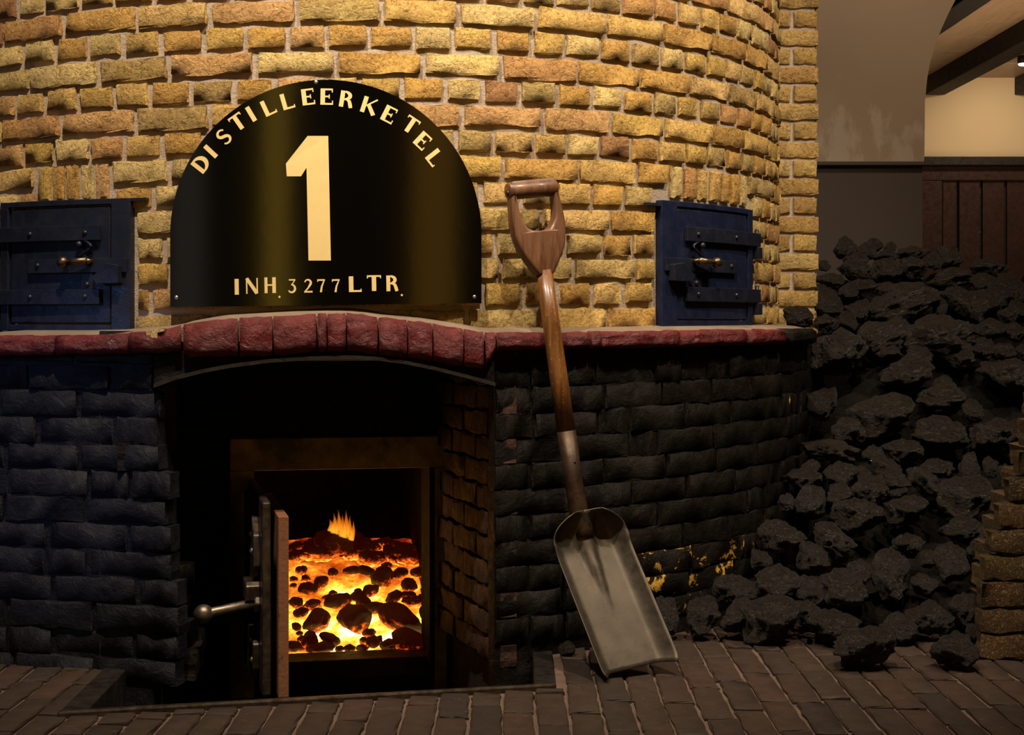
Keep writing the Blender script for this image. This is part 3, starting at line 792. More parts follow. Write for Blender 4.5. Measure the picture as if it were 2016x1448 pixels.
# ------------------------------------------------------------------ firebox frame, sill, firebox
A0, Z1 = rec_px(452, 864, DEPTH); A1, _ = rec_px(878, 862, DEPTH)
B0, Y1 = rec_px(500, 926, DEPTH); B1, Y0 = rec_px(848, 1292, DEPTH)
ZB = -.17
def rbox(mbx, a0, a1, d0, d1, z0, z1):
    mbx.hexa([rec(a0, d0, z0), rec(a1, d0, z0), rec(a1, d1, z0), rec(a0, d1, z0), rec(a0, d0, z1), rec(a1, d0, z1), rec(a1, d1, z1), rec(a0, d1, z1)]); return mbx
for (a0, a1, z0, z1) in ((A0, A1, Y1+.0, Z1), (A0, B0, ZB, Y1), (B1+.005, A1, ZB, Y1)):
    rbox(MB(), a0, a1, DEPTH-.022, DEPTH+.03, z0, z1).build('door_frame', M['iron_frame'], base, bevel=.003)
rbox(MB(), B0-.02, B1+.02, DEPTH+.0, DEPTH+.09, Y0-.045, Y0).build('sill', M['sill'], base, bevel=.003)
rbox(MB(), B0-.02, B1+.02, DEPTH+.01, DEPTH+.06, ZB, Y0-.045).build('sill_apron', M['soot'], base)
fb = MB()
rbox(fb, B0-.08, B0-.02, DEPTH+.03, DEPTH+.80, ZB, Y1+.10); rbox(fb, B1+.03, B1+.09, DEPTH+.03, DEPTH+.80, ZB, Y1+.10)
rbox(fb, B0-.08, B1+.09, DEPTH+.80, DEPTH+.85, ZB, Y1+.10); rbox(fb, B0-.08, B1+.09, DEPTH+.03, DEPTH+.85, Y1+.02, Y1+.10)
rbox(fb, B0-.08, B1+.09, DEPTH+.03, DEPTH+.85, ZB-.02, ZB)
fb.build('firebox', M['firebox'], base)
# inner steel lip right of the opening and small bolt
rbox(MB(), B1-.006, B1+.006, DEPTH-.024, DEPTH+.12, ZB, Y1).build('frame_lip', M['firebox'], base, bevel=.002)
a_, z_ = rec_px(866, 1148, DEPTH); rbox(MB(), a_-.010, a_+.010, DEPTH-.034, DEPTH-.022, z_-.006, z_+.006).build('keeper', M['steel'], base, bevel=.002)
# fire door, swung open towards the viewer
Hf = Vector((-.589, 3.42)); Nn = Vector((-.475, 2.951)); DD = (Nn-Hf).normalized(); DN = Vector((DD.y, -DD.x))    # DN points left (outer face)
if DN.x > 0: DN = -DN
WD = (Nn-Hf).length; ZT, ZD = .323, -.06
def dpt(s, n, z): p = Hf+DD*s+DN*n; return Vector((p.x, p.y, z))
def dbox(mbx, s0, s1, n0, n1, z0, z1):
    mbx.hexa([dpt(s0, n0, z0), dpt(s1, n0, z0), dpt(s1, n1, z0), dpt(s0, n1, z0), dpt(s0, n0, z1), dpt(s1, n0, z1), dpt(s1, n1, z1), dpt(s0, n1, z1)]); return mbx
fd = dbox(MB(), 0, WD, 0, .017, ZD, ZT).build('fire_door', M['dark_steel'], base, bevel=.004)
prop(fd, 'heavy iron fire door standing open')
sl = dbox(MB(), .035, WD-.02, -.037, -.016, -.07, .291).build('fire_brick_lining', M['firebrick'], fd, bevel=.002)
prop(sl, 'pale brown fire clay slab lining the door')
for s_ in (.12, .36):
    MB().tube([dpt(s_, 0, .16), dpt(s_, -.018, .16)], .008, 8).build('lining_stud', M['dark_steel'], fd)
def outer(part, pts, n0, n1, m): # outline in (s, z) on the outer face
    return MB().prism(pts, [], n0, n1, lambda u_, v_, y_: dpt(u_, .017+y_, v_)).build(part, m, fd, bevel=.003)
outer('hinge_plate', [(.16, .10), (.40, .14), (.44, .19), (.43, .25), (.38, .285), (.16, .25)], .0, .014, M['dark_steel'])
outer('hinge_plate', [(.14, -.055), (.36, -.05), (.42, -.02), (.42, .03), (.38, .055), (.14, .03)], .0, .014, M['dark_steel'])
for s_, z_ in ((.40, .215), (.36, .245), (.37, .03), (.40, -.005)):
    MB().ball(dpt(s_, .031, z_), .008, (DN.x, DN.y, 0), 10, 6, .7).build('rivet', M['steel'], fd, True)
outer('latch_bracket', [(.36, .12), (.44, .12), (.44, .150), (.43, .158), (.36, .158)], .0, .030, M['dark_steel'])
hz = CZ-(1187-HY)/F*3.0
hexn = []
for k in range(6): hexn.append((WD-.055+.019*math.cos(k*PI/3), hz+.021*math.sin(k*PI/3)))
outer('handle_boss', hexn, .0, .012, M['steel'])
p0, p1 = dpt(WD-.055, .020, hz), dpt(WD-.055, .128, hz-.018)
hd = MB().tube([p0, p0+(p1-p0)*.9, p1], [.0105, .0095, .0085], 14); hd.ball(p1, .0195, (1, 0, .1), 18, 12)
hd.build('door_handle', M['steel'], fd, True)
# hinge post of the frame
hp = rec(B0-.01, DEPTH-.03, 0); 
MB().tube([(hp.x, hp.y, .20), (hp.x, hp.y, .30)], .012, 10).build('hinge_barrel', M['dark_steel'], base, True)

# ------------------------------------------------------------------ the fire
KB = .41
def bed_depth(py): return (.788+KB*3.56)/((py-HY)/F+KB)
V = []; Fc = []; nx, ny = 30, 30
for j in range(ny+1):
    py = 1302-(1302-1052)*j/ny; d = bed_depth(py)
    for i in range(nx+1):
        px = 480+(860-480)*i/nx; p = at(px, py, d)
        V.append((p.x, p.y, p.z-.012+.012*noise.noise(Vector((p.x*14, p.y*14, 0)))))
for j in range(ny):
    for i in range(nx): a = j*(nx+1)+i; Fc.append((a, a+1, a+nx+2, a+nx+1))
bed = MB().add(V, Fc).build('ember_bed', M['fire_bed'], None, True)
prop(bed, 'white hot glowing ember bed filling the furnace opening', 'embers', None, 'stuff')
def lump_mesh(seed, sub, mat, cuts=9, amp=.09):
    rnd_ = random.Random(seed); bm = bmesh.new(); bmesh.ops.create_icosphere(bm, subdivisions=sub, radius=1)
    pl = []
    for _ in range(cuts):
        n = Vector((rnd_.gauss(0, 1), rnd_.gauss(0, 1), rnd_.gauss(0, 1))).normalized(); pl.append((n, rnd_.uniform(.60, .92)))
    off = Vector((rnd_.uniform(0, 90), rnd_.uniform(0, 90), rnd_.uniform(0, 90)))
    for vt in bm.verts:
        d = vt.co.normalized(); r_ = 1.0
        for n, q in pl:
            c_ = d.dot(n)
            if c_ > 1e-3 and r_*c_ > q: r_ = q/c_
        r_ += amp*1.5*noise.noise(d*1.7+off)+amp*.9*noise.noise(d*4+off)
        t_ = abs(noise.noise(d*8.5+off)); r_ -= amp*.9*max(0, .28-t_)
        r_ += amp*.75*noise.noise(d*11+off)+amp*.5*noise.noise(d*22+off)
        vt.co = d*r_
    me = bpy.data.meshes.new('lump'); bm.to_mesh(me); bm.free(); me.materials.append(mat)
    # normalise to a unit box
    cs = [v_.co for v_ in me.vertices]
    lo = [min(c_[i] for c_ in cs) for i in range(3)]; hi = [max(c_[i] for c_ in cs) for i in range(3)]
    for v_ in me.vertices: v_.co = [(v_.co[i]-(lo[i]+hi[i])/2)/((hi[i]-lo[i])/2) for i in range(3)]
    me.polygons.foreach_set('use_smooth', [True]*len(me.polygons))
    return me
ember_v = [lump_mesh(900+i, 3, M['ember'], 9, .08) for i in range(8)]
hot_v = [lump_mesh(950+i, 3, M['ember_hot'], 8, .10) for i in range(5)]
ORD = ['first', 'second', 'third', 'fourth', 'fifth', 'sixth', 'seventh', 'eighth', 'ninth', 'tenth', 'eleventh', 'twelfth', 'thirteenth', 'fourteenth', 'fifteenth']
def size_word(w_, big, small): return 'large' if w_ > big else 'small' if w_ < small else 'middling'
emb = [  # crop px x, y, width, height, hot, roll
 (500, 300, 420, 270, 0, .1), (300, 400, 300, 130, 1, 0), (885, 320, 150, 110, 1, 0), (1110, 440, 300, 130, 1, .1), (800, 450, 260, 130, 1, 0), (205, 720, 160, 105, 0, 0), (330, 660, 125, 95, 0, -.4), (150, 565, 95, 95, 1, 0),
 (600, 560, 150, 85, 0, 0), (735, 570, 160, 105, 0, .2), (860, 625, 190, 190, 0, -.3), (760, 740, 150, 110, 0, -.5), (1020, 590, 160, 95, 0, -.2), (1110, 690, 130, 115, 0, 0), (905, 525, 100, 70, 1, 0), (1200, 575, 160, 85, 0, 0),
 (1110, 785, 160, 75, 1, 0), (975, 805, 150, 115, 0, -.3), (1150, 840, 190, 95, 1, 0), (1245, 800, 120, 65, 0, 0), (480, 835, 240, 145, 0, -.3), (385, 805, 95, 65, 1, 0), (650, 790, 150, 85, 0, 0), (700, 840, 140, 110, 0, .4),
 (800, 895, 170, 120, 0, 0), (105, 850, 120, 115, 0, 0), (250, 870, 170, 105, 1, 0), (145, 935, 130, 85, 0, -.2), (290, 1010, 235, 185, 0, -.5), (615, 990, 295, 250, 0, 0), (1040, 985, 420, 210, 0, .42), (1255, 935, 100, 125, 0, -.3),
 (110, 1065, 75, 95, 0, -.4), (130, 1122, 60, 45, 0, 0), (150, 1170, 70, 55, 0, 0), (405, 1170, 190, 110, 0, .3), (235, 1190, 150, 170, 0, .3), (320, 1250, 240, 95, 0, 0), (750, 1125, 120, 90, 1, 0), (712, 1190, 75, 75, 1, 0),
 (790, 1205, 125, 115, 0, .4), (850, 1182, 65, 75, 0, 0), (580, 1255, 95, 65, 0, 0), (490, 1262, 85, 55, 0, 0), (695, 1255, 110, 65, 0, 0), (950, 1225, 210, 105, 0, 0), (1110, 1185, 290, 180, 0, .2), (1280, 1150, 70, 125, 0, 0),
 (80, 640, 80, 55, 1, 0), (430, 575, 85, 75, 0, 0), (430, 765, 75, 60, 1, 0), (1255, 745, 90, 80, 0, 0), (655, 745, 65, 50, 1, 0), (90, 1245, 160, 90, 0, 0), (190, 635, 90, 70, 1, 0), (80, 700, 70, 55, 1, 0)]
for i_, (x, y, w_, h_) in enumerate(((130, 430, 190, 110), (420, 360, 200, 120), (620, 400, 180, 120), (720, 380, 170, 120), (960, 400, 180, 120), (1230, 430, 140, 110), (1010, 470, 170, 90), (240, 330, 160, 100), (90, 370, 170, 110), (200, 380, 150, 90), (690, 330, 190, 120), (800, 350, 170, 100), (980, 345, 180, 110), (1090, 380, 190, 110), (1200, 380, 170, 110), (1280, 400, 120, 110), (560, 400, 150, 90))):
    emb.append((x, y, w_, h_, i_ % 3 != 1, .1*(i_ % 7-3)))
emb.sort(key=lambda e: e[1])
rnd = random.Random(5); tiers = {}
for e in emb: tiers.setdefault(min(7, int((e[1]-250)/135)), []).append(e)
tier_txt = ['topmost', 'second', 'third', 'fourth', 'fifth', 'sixth', 'seventh', 'lowest']
tk = sorted(tiers)
for t in tk:
    row = sorted(tiers[t], key=lambda e: e[0])
    for i, (x, y, w_, h_, hot, roll) in enumerate(row):
        px, py = 560+x*.2209, 1000+y*.2209; ww = w_*.2209/2*1.1; hh = h_*.2209/2*1.1
        d = bed_depth(py+hh*.7); p = at(px, py, d-.004)
        rx, rz = ww/F*d, hh/F*d
        o = bpy.data.objects.new('burning_coal', rnd.choice(hot_v if hot else ember_v)); C.objects.link(o)
        o.matrix_basis = Matrix.Translation(p) @ Matrix.Rotation(roll, 4, 'Y') @ Matrix.Rotation(rnd.uniform(0, 6.28), 4, 'Z') @ Matrix.Diagonal((rx, rx, rz, 1))
        prop(o, f"{size_word(w_, 220, 100)} {'glowing' if hot else 'dark crusted'} coal, {ORD[i]} from left in {tier_txt[t]} row of the fire", 'burning coal', 'burning coals in the furnace fire')
# flame above the crest of the fire
fl = thing('flame', 'small orange flame licking up at the back of the coals', 'flame', at(672, 1058, 3.92))
for i_, (x, y0, y1, w_, lean) in enumerate(((653, 1046, 1022, 8, -4), (659, 1050, 1010, 8, -2), (666, 1054, 1003, 8, 1), (673, 1057, 1012, 8, 3), (679, 1059, 1004, 8, 4), (686, 1062, 1014, 7, 5), (691, 1064, 1024, 6, 6))):
    pts = []; rad_ = []; dd = 3.92+.012*(i_ % 3-1)
    for i in range(14):
        f = i/13; pts.append(at(x+lean*f+1.6*math.sin(f*4+x), y0+(y1-y0)*f, dd)); rad_.append(max(.0003, 1.35*w_/F*dd*(.75+.6*f)*(1-f)**1.25))
    MB().tube(pts, rad_, 14).build('flame_tongue', M['flame'], fl, True)

# ================================================================== FLOOR, PIT
# pit outline
pf0 = at(113, 1409, CZ*F/(1409-HY)); pf1 = at(1095, 1353, CZ*F/(1353-HY))
XL, XR = pf0.x, pf1.x
def front_y(x): return pf0.y+(pf1.y-pf0.y)*(x-pf0.x)/(pf1.x-pf0.x)
fl_ = MB()
def fquad(x0, x1, y00, y01, y10, y11): # front edge y00->y01 at x0->x1, back y10->y11
    fl_.hexa([(x0, y00, -.25), (x1, y01, -.25), (x1, y11, -.25), (x0, y10, -.25), (x0, y00, -.006), (x1, y01, -.006), (x1, y11, -.006), (x0, y10, -.006)])
fquad(XL, XR, .2, .2, front_y(XL), front_y(XR))
fquad(-3.0, XL, .2, .2, 6.5, 6.5)
fquad(XR, 4.5, .2, .2, 10, 10)
floor = fl_.build('floor', M['joint'], None); prop(floor, 'dark brick floor with pale sandy joints', None, None, 'structure')
pv = []
for i in range(8):
    me = brick_mesh(700+i, .200, .0515, .03, .0024, nx=7); me.materials.append(M['paver']); pv.append(me)
rnd = random.Random(17); npv = 0
PW = .0575
for ci in range(-19, 21):
    xc = ci*PW+.012
    y = 2.36+rnd.uniform(0, .2)-.2
    ymax = 3.05 if xc < XL else 3.55
    if xc > .15: ymax = 3.30
    while y < ymax:
        L_ = .200*rnd.uniform(.94, 1.04); y0, y1 = y, y+L_; y = y1+rnd.uniform(.007, .012)
        if XL-.005 < xc < XR+.01:
            lim = front_y(xc)-.012
            if y0 > lim-.02: continue
            if y1 > lim: y1 = lim
        elif xc < XL+.005 and y0 > 2.93-.24*(xc+.883): continue
        elif xc >= XR and y0 > 3.08+.7*(xc-.05): continue
        yc = (y0+y1)/2; px, py = proj((xc, max(yc, 1), 0))
        if px < -90 or px > 2110: continue
        o = bpy.data.objects.new('paver', rnd.choice(pv)); C.objects.link(o)
        o.location = (xc+rnd.uniform(-.0015, .0015), yc, rnd.uniform(-.0012, .0012)); o.rotation_euler = (-PI/2, rnd.uniform(-.006, .006), PI/2)
        # the mesh front (-Y) is turned up, its length along the depth
        o.matrix_basis = Matrix.Translation(o.location) @ Matrix.Rotation(rnd.uniform(-.02, .02), 4, 'Z') @ Matrix(((0, 0, 1, 0), (1, 0, 0, 0), (0, -1, 0, 0), (0, 0, 0, 1))) @ Matrix.Diagonal(((y1-y0)/.2, 1, 1, 1))
        attach(o, floor); npv += 1
print('pavers', npv)
pit = thing('ash_pit', 'sunken ash pit edged with dark kerb plates and a worn steel bar', 'pit', (-.37, 2.85, -.2))
pw = MB()
pw.hexa([(XL-.02, pf0.y-.02, -.24), (XR+.02, pf1.y-.02, -.24), (XR+.02, 3.7, -.24), (XL-.12, 3.7, -.24), (XL-.02, pf0.y-.02, -.19), (XR+.02, pf1.y-.02, -.19), (XR+.02, 3.7, -.19), (XL-.12, 3.7, -.19)])
pw.build('pit_floor', M['soot'], pit)
KW = .046
MB().hexa([(XL, pf0.y, -.19), (XL+KW, pf0.y+.012, -.19), (XL+KW-.012, 2.93, -.19), (XL-.012, 2.93, -.19), (XL, pf0.y, .004), (XL+KW, pf0.y+.012, .004), (XL+KW-.012, 2.93, .004), (XL-.012, 2.93, .004)]).build('kerb_plate', M['kerb'], pit, bevel=.003)
MB().hexa([(XR-KW+.006, pf1.y, -.19), (XR, pf1.y, -.19), (XR, 3.075, -.19), (XR-KW+.006, 3.055, -.19), (XR-KW+.006, pf1.y, .004), (XR, pf1.y, .004), (XR, 3.075, .004), (XR-KW+.006, 3.055, .004)]).build('kerb_plate', M['kerb'], pit, bevel=.003)
MB().hexa([(XL, pf0.y-.004, -.19), (XR, pf1.y-.004, -.19), (XR, pf1.y+.010, -.19), (XL, pf0.y+.014, -.19), (XL, pf0.y-.004, .006), (XR, pf1.y-.004, .006), (XR, pf1.y+.010, .006), (XL, pf0.y+.014, .006)]).build('steel_bar', M['dark_steel'], pit, bevel=.003)

# ================================================================== SHOVEL
sh = thing('shovel', 'wooden handled steel coal shovel with a D grip leaning on the red ledge', 'shovel', (.236, 2.859, 0))
S0, S1 = Vector((.173, 2.995, 0)), Vector((.038, 3.030, .969))
AX = (S1-S0).normalized(); YW = math.radians(25)
FW = Vector((math.sin(YW), -math.cos(YW), 0)); FW = (FW-AX*FW.dot(AX)).normalized(); SX = AX.cross(-FW).normalized()
if SX.x < 0: SX = -SX
LN = (S1-S0).length
def sp_(x, y, s): return S0+AX*s+SX*x+FW*y           # y forward
# blade: grid in (u, v)
nu, nv = 32, 40; V = []; Fc = []
for j in range(nv+1):
    v_ = j/nv
    s_ = .004+.300*v_-.02*math.sin(v_*PI)*0
    yb = .150*(max(0, 1-v_/.84)+.035*math.exp(-((v_-.84)/.09)**2))
    hw = .088
    if v_ > .80: hw = .088*(1-.62*((v_-.80)/.20)**2.6)
    if v_ < .06: hw = .088-.006*(1-v_/.06)**2
    for i in range(nu+1):
        u_ = -1+2*i/nu; x = u_*hw
        e = max(0, (abs(u_)-.62)/.38)
        wing = .034*(e**1.4)*(1 if v_ < .8 else 1-.7*((v_-.8)/.2))
        back = .040*max(0, (v_-.74)/.26)**1.6*(.35+.65*abs(u_))
        rw = .032*max(0, (v_-.34)/.66)
        ridge = .016*max(0, 1-(abs(x)/(rw+1e-5))**2)*min(1, max(0, (v_-.34)/.3)) if rw > 1e-4 else 0
        V.append(sp_(x*(1-.06*e), yb+wing+back+ridge, s_-.012*e*(1-v_)*0))
for j in range(nv):
    for i in range(nu): a = j*(nu+1)+i; Fc.append((a, a+1, a+nu+2, a+nu+1))
bl = MB().add(V, Fc).build('blade', M['blade'], sh, True)
so = bl.modifiers.new('thickness', 'SOLIDIFY'); so.thickness = .0022; so.offset = 0
prop(bl, 'dull grey steel scoop blade')
def sz(py): return (CZ-(py-HY)/F*3.0)/AX.z
s_a, s_b, s_c = .235, sz(850), sz(536)
MB().tube([sp_(0, .014, .247), sp_(0, .010, .262), sp_(0, .005, .30), sp_(0, .001, .36), sp_(0, 0, s_b)], [.020, .021, .0195, .0185, .0195], 20, up=tuple(FW)).build('socket', M['socket'], sh, True)
MB().tube([sp_(0, 0, s_b-.002), sp_(0, 0, .58), sp_(0, 0, .68), sp_(0, 0, s_c+.004)], [.0187, .0185, .0178, .017], 20, up=tuple(FW)).build('shaft', M['wood'], sh, True)
MB().ball(sp_(0, .019, .40), .003, tuple(FW), 8, 5, .6).build('rivet', M['socket'], sh, True)
# D grip: outline with a hole, in (x, s)
half = [(.017, s_c-.006), (.034, s_c+.020), (.050, s_c+.048), (.058, s_c+.080), (.059, s_c+.105), (.056, s_c+.140), (.053, s_c+.175), (.052, s_c+.188)]
outl = half+[(-x, s) for x, s in reversed(half)]
hh_ = [(0, s_c+.084), (.016, s_c+.086), (.028, s_c+.094), (.036, s_c+.108), (.040, s_c+.126), (.041, s_c+.148), (.041, s_c+.160)]
hole = hh_+[(-x, s) for x, s in reversed(hh_[1:])]
gp = MB().prism(outl, [hole], -.016, .014, lambda u_, v_, y_: sp_(u_, y_, v_)).build('grip', M['grip'], sh, bevel=.007)
gp.modifiers['bevel'].segments = 4; gp.data.polygons.foreach_set('use_smooth', [True]*len(gp.data.polygons))
zt = s_c+.170
MB().tube([sp_(-.056, 0, zt), sp_(-.053, 0, zt), sp_(0, 0, zt), sp_(.050, 0, zt), sp_(.053, 0, zt)], [.015, .0175, .0180, .0175, .014], 20, up=tuple(FW)).build('grip_bar', M['grip'], sh, True)
MB().ball(sp_(-.0565, 0, zt-.004), .007, tuple(SX), 10, 6, .5).build('grip_rivet', M['dark_steel'], sh, True)

# ================================================================== COAL HEAP
coal_v = [lump_mesh(40+i, 4, M['coal'], 10, .13) for i in range(14)]
def c3(x, y, w_, h_): return (1540+x*.2361, 440+y*.2361, w_*.2361, h_*.2361)
def c4(x, y, w_, h_): return (1540+x*.2361, 740+y*.2361, w_*.2361, h_*.2361)
def c7(x, y, w_, h_): return (1440+x*.337, 960+y*.337, w_*.337, h_*.337)
def c5(x, y, w_, h_): return (940+x*.3094, 1000+y*.3094, w_*.3094, h_*.3094)
L3 = [(530, 200, 190, 180), (700, 230, 150, 140), (770, 180, 130, 110), (900, 200, 100, 90), (870, 270, 190, 100), (610, 310, 190, 130), (600, 400, 270, 170), (870, 395, 255, 195), (1095, 375, 275, 185), (1090, 255, 240, 130), (1260, 325, 140, 130), (1380, 290, 235, 190),
      (1400, 455, 340, 160), (1730, 380, 290, 180), (400, 480, 230, 130), (660, 525, 280, 115), (320, 610, 250, 190), (350, 355, 100, 90), (560, 570, 170, 140), (860, 580, 270, 180), (1000, 665, 570, 310), (1450, 630, 215, 205), (1310, 715, 120, 165), (1675, 690, 290, 300), (1670, 490, 240, 140), (1850, 560, 310, 260), (1990, 610, 160, 210),
      (400, 700, 230, 175), (380, 840, 210, 160), (620, 735, 210, 180), (545, 815, 160, 160), (470, 1070, 470, 370), (820, 945, 360, 280), (1320, 945, 580, 350), (1705, 885, 260, 170), (1480, 975, 260, 130), (1490, 1135, 210, 160), (1660, 1050, 210, 185), (1850, 1075, 210, 140), (1880, 775, 170, 160), (1975, 745, 160, 190), (1945, 905, 190, 160), (1995, 1075, 120, 130), (1040, 1245, 430, 220), (1870, 1265, 450, 290), (1020, 900, 120, 160), (1130, 1115, 240, 160), (900, 1085, 210, 130)]
L4 = [(330, 235, 235, 260), (850, 345, 510, 360), (1310, 190, 440, 250), (1340, 65, 160, 130), (1580, 300, 200, 195), (1320, 490, 450, 290), (1780, 505, 410, 295), (1965, 485, 170, 230), (555, 470, 270, 225), (440, 625, 430, 160), (300, 590, 170, 100), (760, 670, 170, 165), (1000, 635, 320, 200), (865, 775, 240, 175), (930, 870, 270, 170), (1290, 775, 280, 160), (1190, 890, 300, 180), (1565, 775, 210, 250), (1735, 760, 130, 160), (240, 765, 150, 120), (180, 870, 270, 195), (470, 850, 300, 250), (660, 830, 160, 150), (230, 1050, 270, 260), (470, 995, 230, 210), (730, 955, 310, 230), (620, 1165, 380, 280), (960, 978, 160, 80), (1045, 1125, 345, 235), (1545, 1025, 450, 360), (1500, 1275, 320, 180), (1825, 1025, 160, 140), (1800, 1240, 130, 170), (40, 1060, 140, 150), (1850, 830, 110, 180)]
L7 = [(295, 288, 275, 185), (590, 312, 255, 175), (165, 430, 145, 120), (465, 415, 200, 175), (250, 590, 280, 265), (450, 610, 190, 170), (655, 605, 290, 245), (740, 500, 170, 150), (920, 525, 240, 320), (1030, 340, 160, 140), (1130, 570, 150, 130), (1150, 420, 100, 100), (1280, 440, 215, 225), (1460, 355, 155, 150), (60, 615, 185, 190), (80, 725, 180, 150), (440, 735, 150, 140), (235, 845, 335, 285), (600, 855, 300, 205), (970, 855, 225, 180), (1130, 765, 230, 170), (1370, 725, 180, 205), (1240, 790, 130, 110), (1420, 865, 100, 120)]
L5 = [(1185, 695, 180, 235), (1440, 690, 205, 235), (1610, 530, 205, 205), (1640, 705, 190, 170)]
ROLL = {(1190, 890): .62, (820, 945): -.35, (1000, 665): -.3, (465, 415): .7, (590, 312): .5, (440, 625): .08, (1675, 690): -.5, (165, 430): .6, (865, 775): .5, (1850, 345): .2, (1870, 1265): .2, (920, 525): -.3}
lumps = []
for f_, Ls in ((c3, L3), (c4, L4), (c7, L7), (c5, L5)):
    for q in Ls: lumps.append(f_(*q)+(ROLL.get(q[:2], None),))
def heap_depth(px, py):
    zt_ = 3.12 if px > 1480 else 3.12+.0*(1480-px)
    return (zt_+1.5*CZ)/(1+1.5*(py-HY)/F)
rnd = random.Random(29)
rows = {}
placed = []
for (px, py, w_, h_, roll) in lumps:
    d = heap_depth(px, py); r_ = w_/2/F*d
    if px+w_/2 < 1585 and py > 640: d = min(d, front(px+w_*.2, 0)[0]-r_*.95-.01)
    p = at(px, py, d); rz = h_/2/F*d
    if p.z-rz < .002: p.z = rz*.92+.001
    if roll is None: roll = rnd.uniform(-.15, .15)
    o = bpy.data.objects.new('coal_lump', rnd.choice(coal_v)); C.objects.link(o)
    k_ = 1.12
    o.matrix_basis = Matrix.Translation(p) @ Matrix.Rotation(roll, 4, 'Y') @ Matrix.Rotation(rnd.uniform(0, 6.28), 4, 'Z') @ Matrix.Diagonal((r_*k_, r_*k_*.95, rz*k_, 1))
    placed.append((px, py, w_, h_, o))
    rows.setdefault(int((py-460)/62), []).append((px, w_, h_, o))
rk = sorted(rows)
for n_, t in enumerate(rk):
    row = sorted(rows[t], key=lambda e: e[0]); N_ = len(row)
    tt = 'top' if n_ == 0 else 'bottom' if n_ == len(rk)-1 else ORD[n_]
    for i, (px, w_, h_, o) in enumerate(row):
        sh_ = 'long flat' if w_/h_ > 1.75 else 'upright' if h_/w_ > 1.15 else 'rough'
        sw = size_word(w_, 85, 42)
        if i < N_/2: pos = f"{ORD[i]} from the kettle side"
        else: pos = f"{ORD[N_-1-i]} from the right"
        prop(o, f"{sw} {sh_} coal lump, {pos}, {tt} tier of heap", 'coal', 'coal lumps heaped beside the kettle')
def single(px, py, w_, h_, d, label, v_, roll=0, zfix=None):
    p = at(px, py, d); r_, rz = w_/2/F*d, h_/2/F*d
    p.z = (zfix if zfix is not None else 0)+rz*.97
    o = bpy.data.objects.new('coal_lump', coal_v[v_]); C.objects.link(o)
    o.matrix_basis = Matrix.Translation(p) @ Matrix.Rotation(roll, 4, 'Y') @ Matrix.Rotation(v_*1.3, 4, 'Z') @ Matrix.Diagonal((r_, r_*.9, rz, 1))
    prop(o, label, 'coal', 'coal lumps heaped beside the kettle')
single(1696, 1300, 130, 84, 2.93, 'coal lump lying alone on the brick floor in front of the heap', 3, -.2)
single(1881, 1304, 96, 78, 2.93, 'round coal lump on the floor beside the foreground brick pier', 5)
single(1571, 622, 64, 50, 3.93, 'coal lump perched on the ledge end beside the kettle', 7, .3, .655)
single(1116, 1254, 36, 30, 3.04, 'small coal piece on the floor behind the shovel blade', 2)
# packed smaller coal underneath, coloured darker for the shaded gaps
bm = bmesh.new()
rnd = random.Random(31); cnt = 0
for yy in range(470, 1290, 26):
    for xx in range(1650, 2080, 30):
        px, py = xx+rnd.uniform(-12, 12), yy+rnd.uniform(-10, 10)
        if py < 570: continue
        if py < 640 and px < 1640: continue
        d = heap_depth(px, py)+.20
        if px < 1600 and py > 640:
            wz = front(min(px, 1585), 0)[0]
            if d > wz-.04: d = wz-.05
            if px > 1560: continue
        p = at(px, py, d); p.z = max(p.z, .02)
        if p.y > 4.0 and p.x < .96: continue
        g_ = bmesh.ops.create_icosphere(bm, subdivisions=2, radius=1)['verts']
        s_ = rnd.uniform(.045, .075); off = Vector((rnd.uniform(0, 50), rnd.uniform(0, 50), 0))
        for vt in g_: vt.co = p+Vector((vt.co.x*1.2, vt.co.y, vt.co.z*.8))*s_*(1+.45*noise.noise(vt.co*1.8+off))
        cnt += 1
me = bpy.data.meshes.new('coal_slack'); bm.to_mesh(me); bm.free()
o = link('coal_slack', me, M['shaded_slack'], None, True); prop(o, 'mass of small black coal packed under the big lumps', 'coal', None, 'stuff')

# ================================================================== PILLAR, PIER, WALLS, FAR ROOM
pil = thing('brick_pillar', 'narrow yellow brick pillar standing between kettle and grey wall', 'pillar', (.80, 4.25, 0))
PY_ = 4.19; PX1 = (1612-CX)/F*PY_; PX0 = .715
MB().box(((PX0+PX1)/2-.004, PY_+.15+.008, 1.0), (PX1-PX0-.012, .30, 2.0)).build('mortar', M['mortar'], pil)
vp_s = variants(M['brick_far'], 5, .118, .0425, .06, .0028, 800); vp_h = variants(M['brick_far'], 5, .07, .0425, .06, .0026, 820, nx=5)
rnd = random.Random(41)
for k in range(-3, 22):
    zb = .72+.0523*k
    xe = PX1-rnd.uniform(0, .003)
    if k % 2 == 0:
        put_brick(rnd.choice(vp_s), (xe-.059, PY_+rnd.uniform(-.002, .002), zb+.021), 0, pil)
    else:
        put_brick(rnd.choice(vp_h), (xe-.035, PY_+rnd.uniform(-.002, .002), zb+.021), 0, pil, .9)
        put_brick(rnd.choice(vp_h), (xe-.105, PY_+rnd.uniform(-.002, .002), zb+.021), 0, pil, .78)
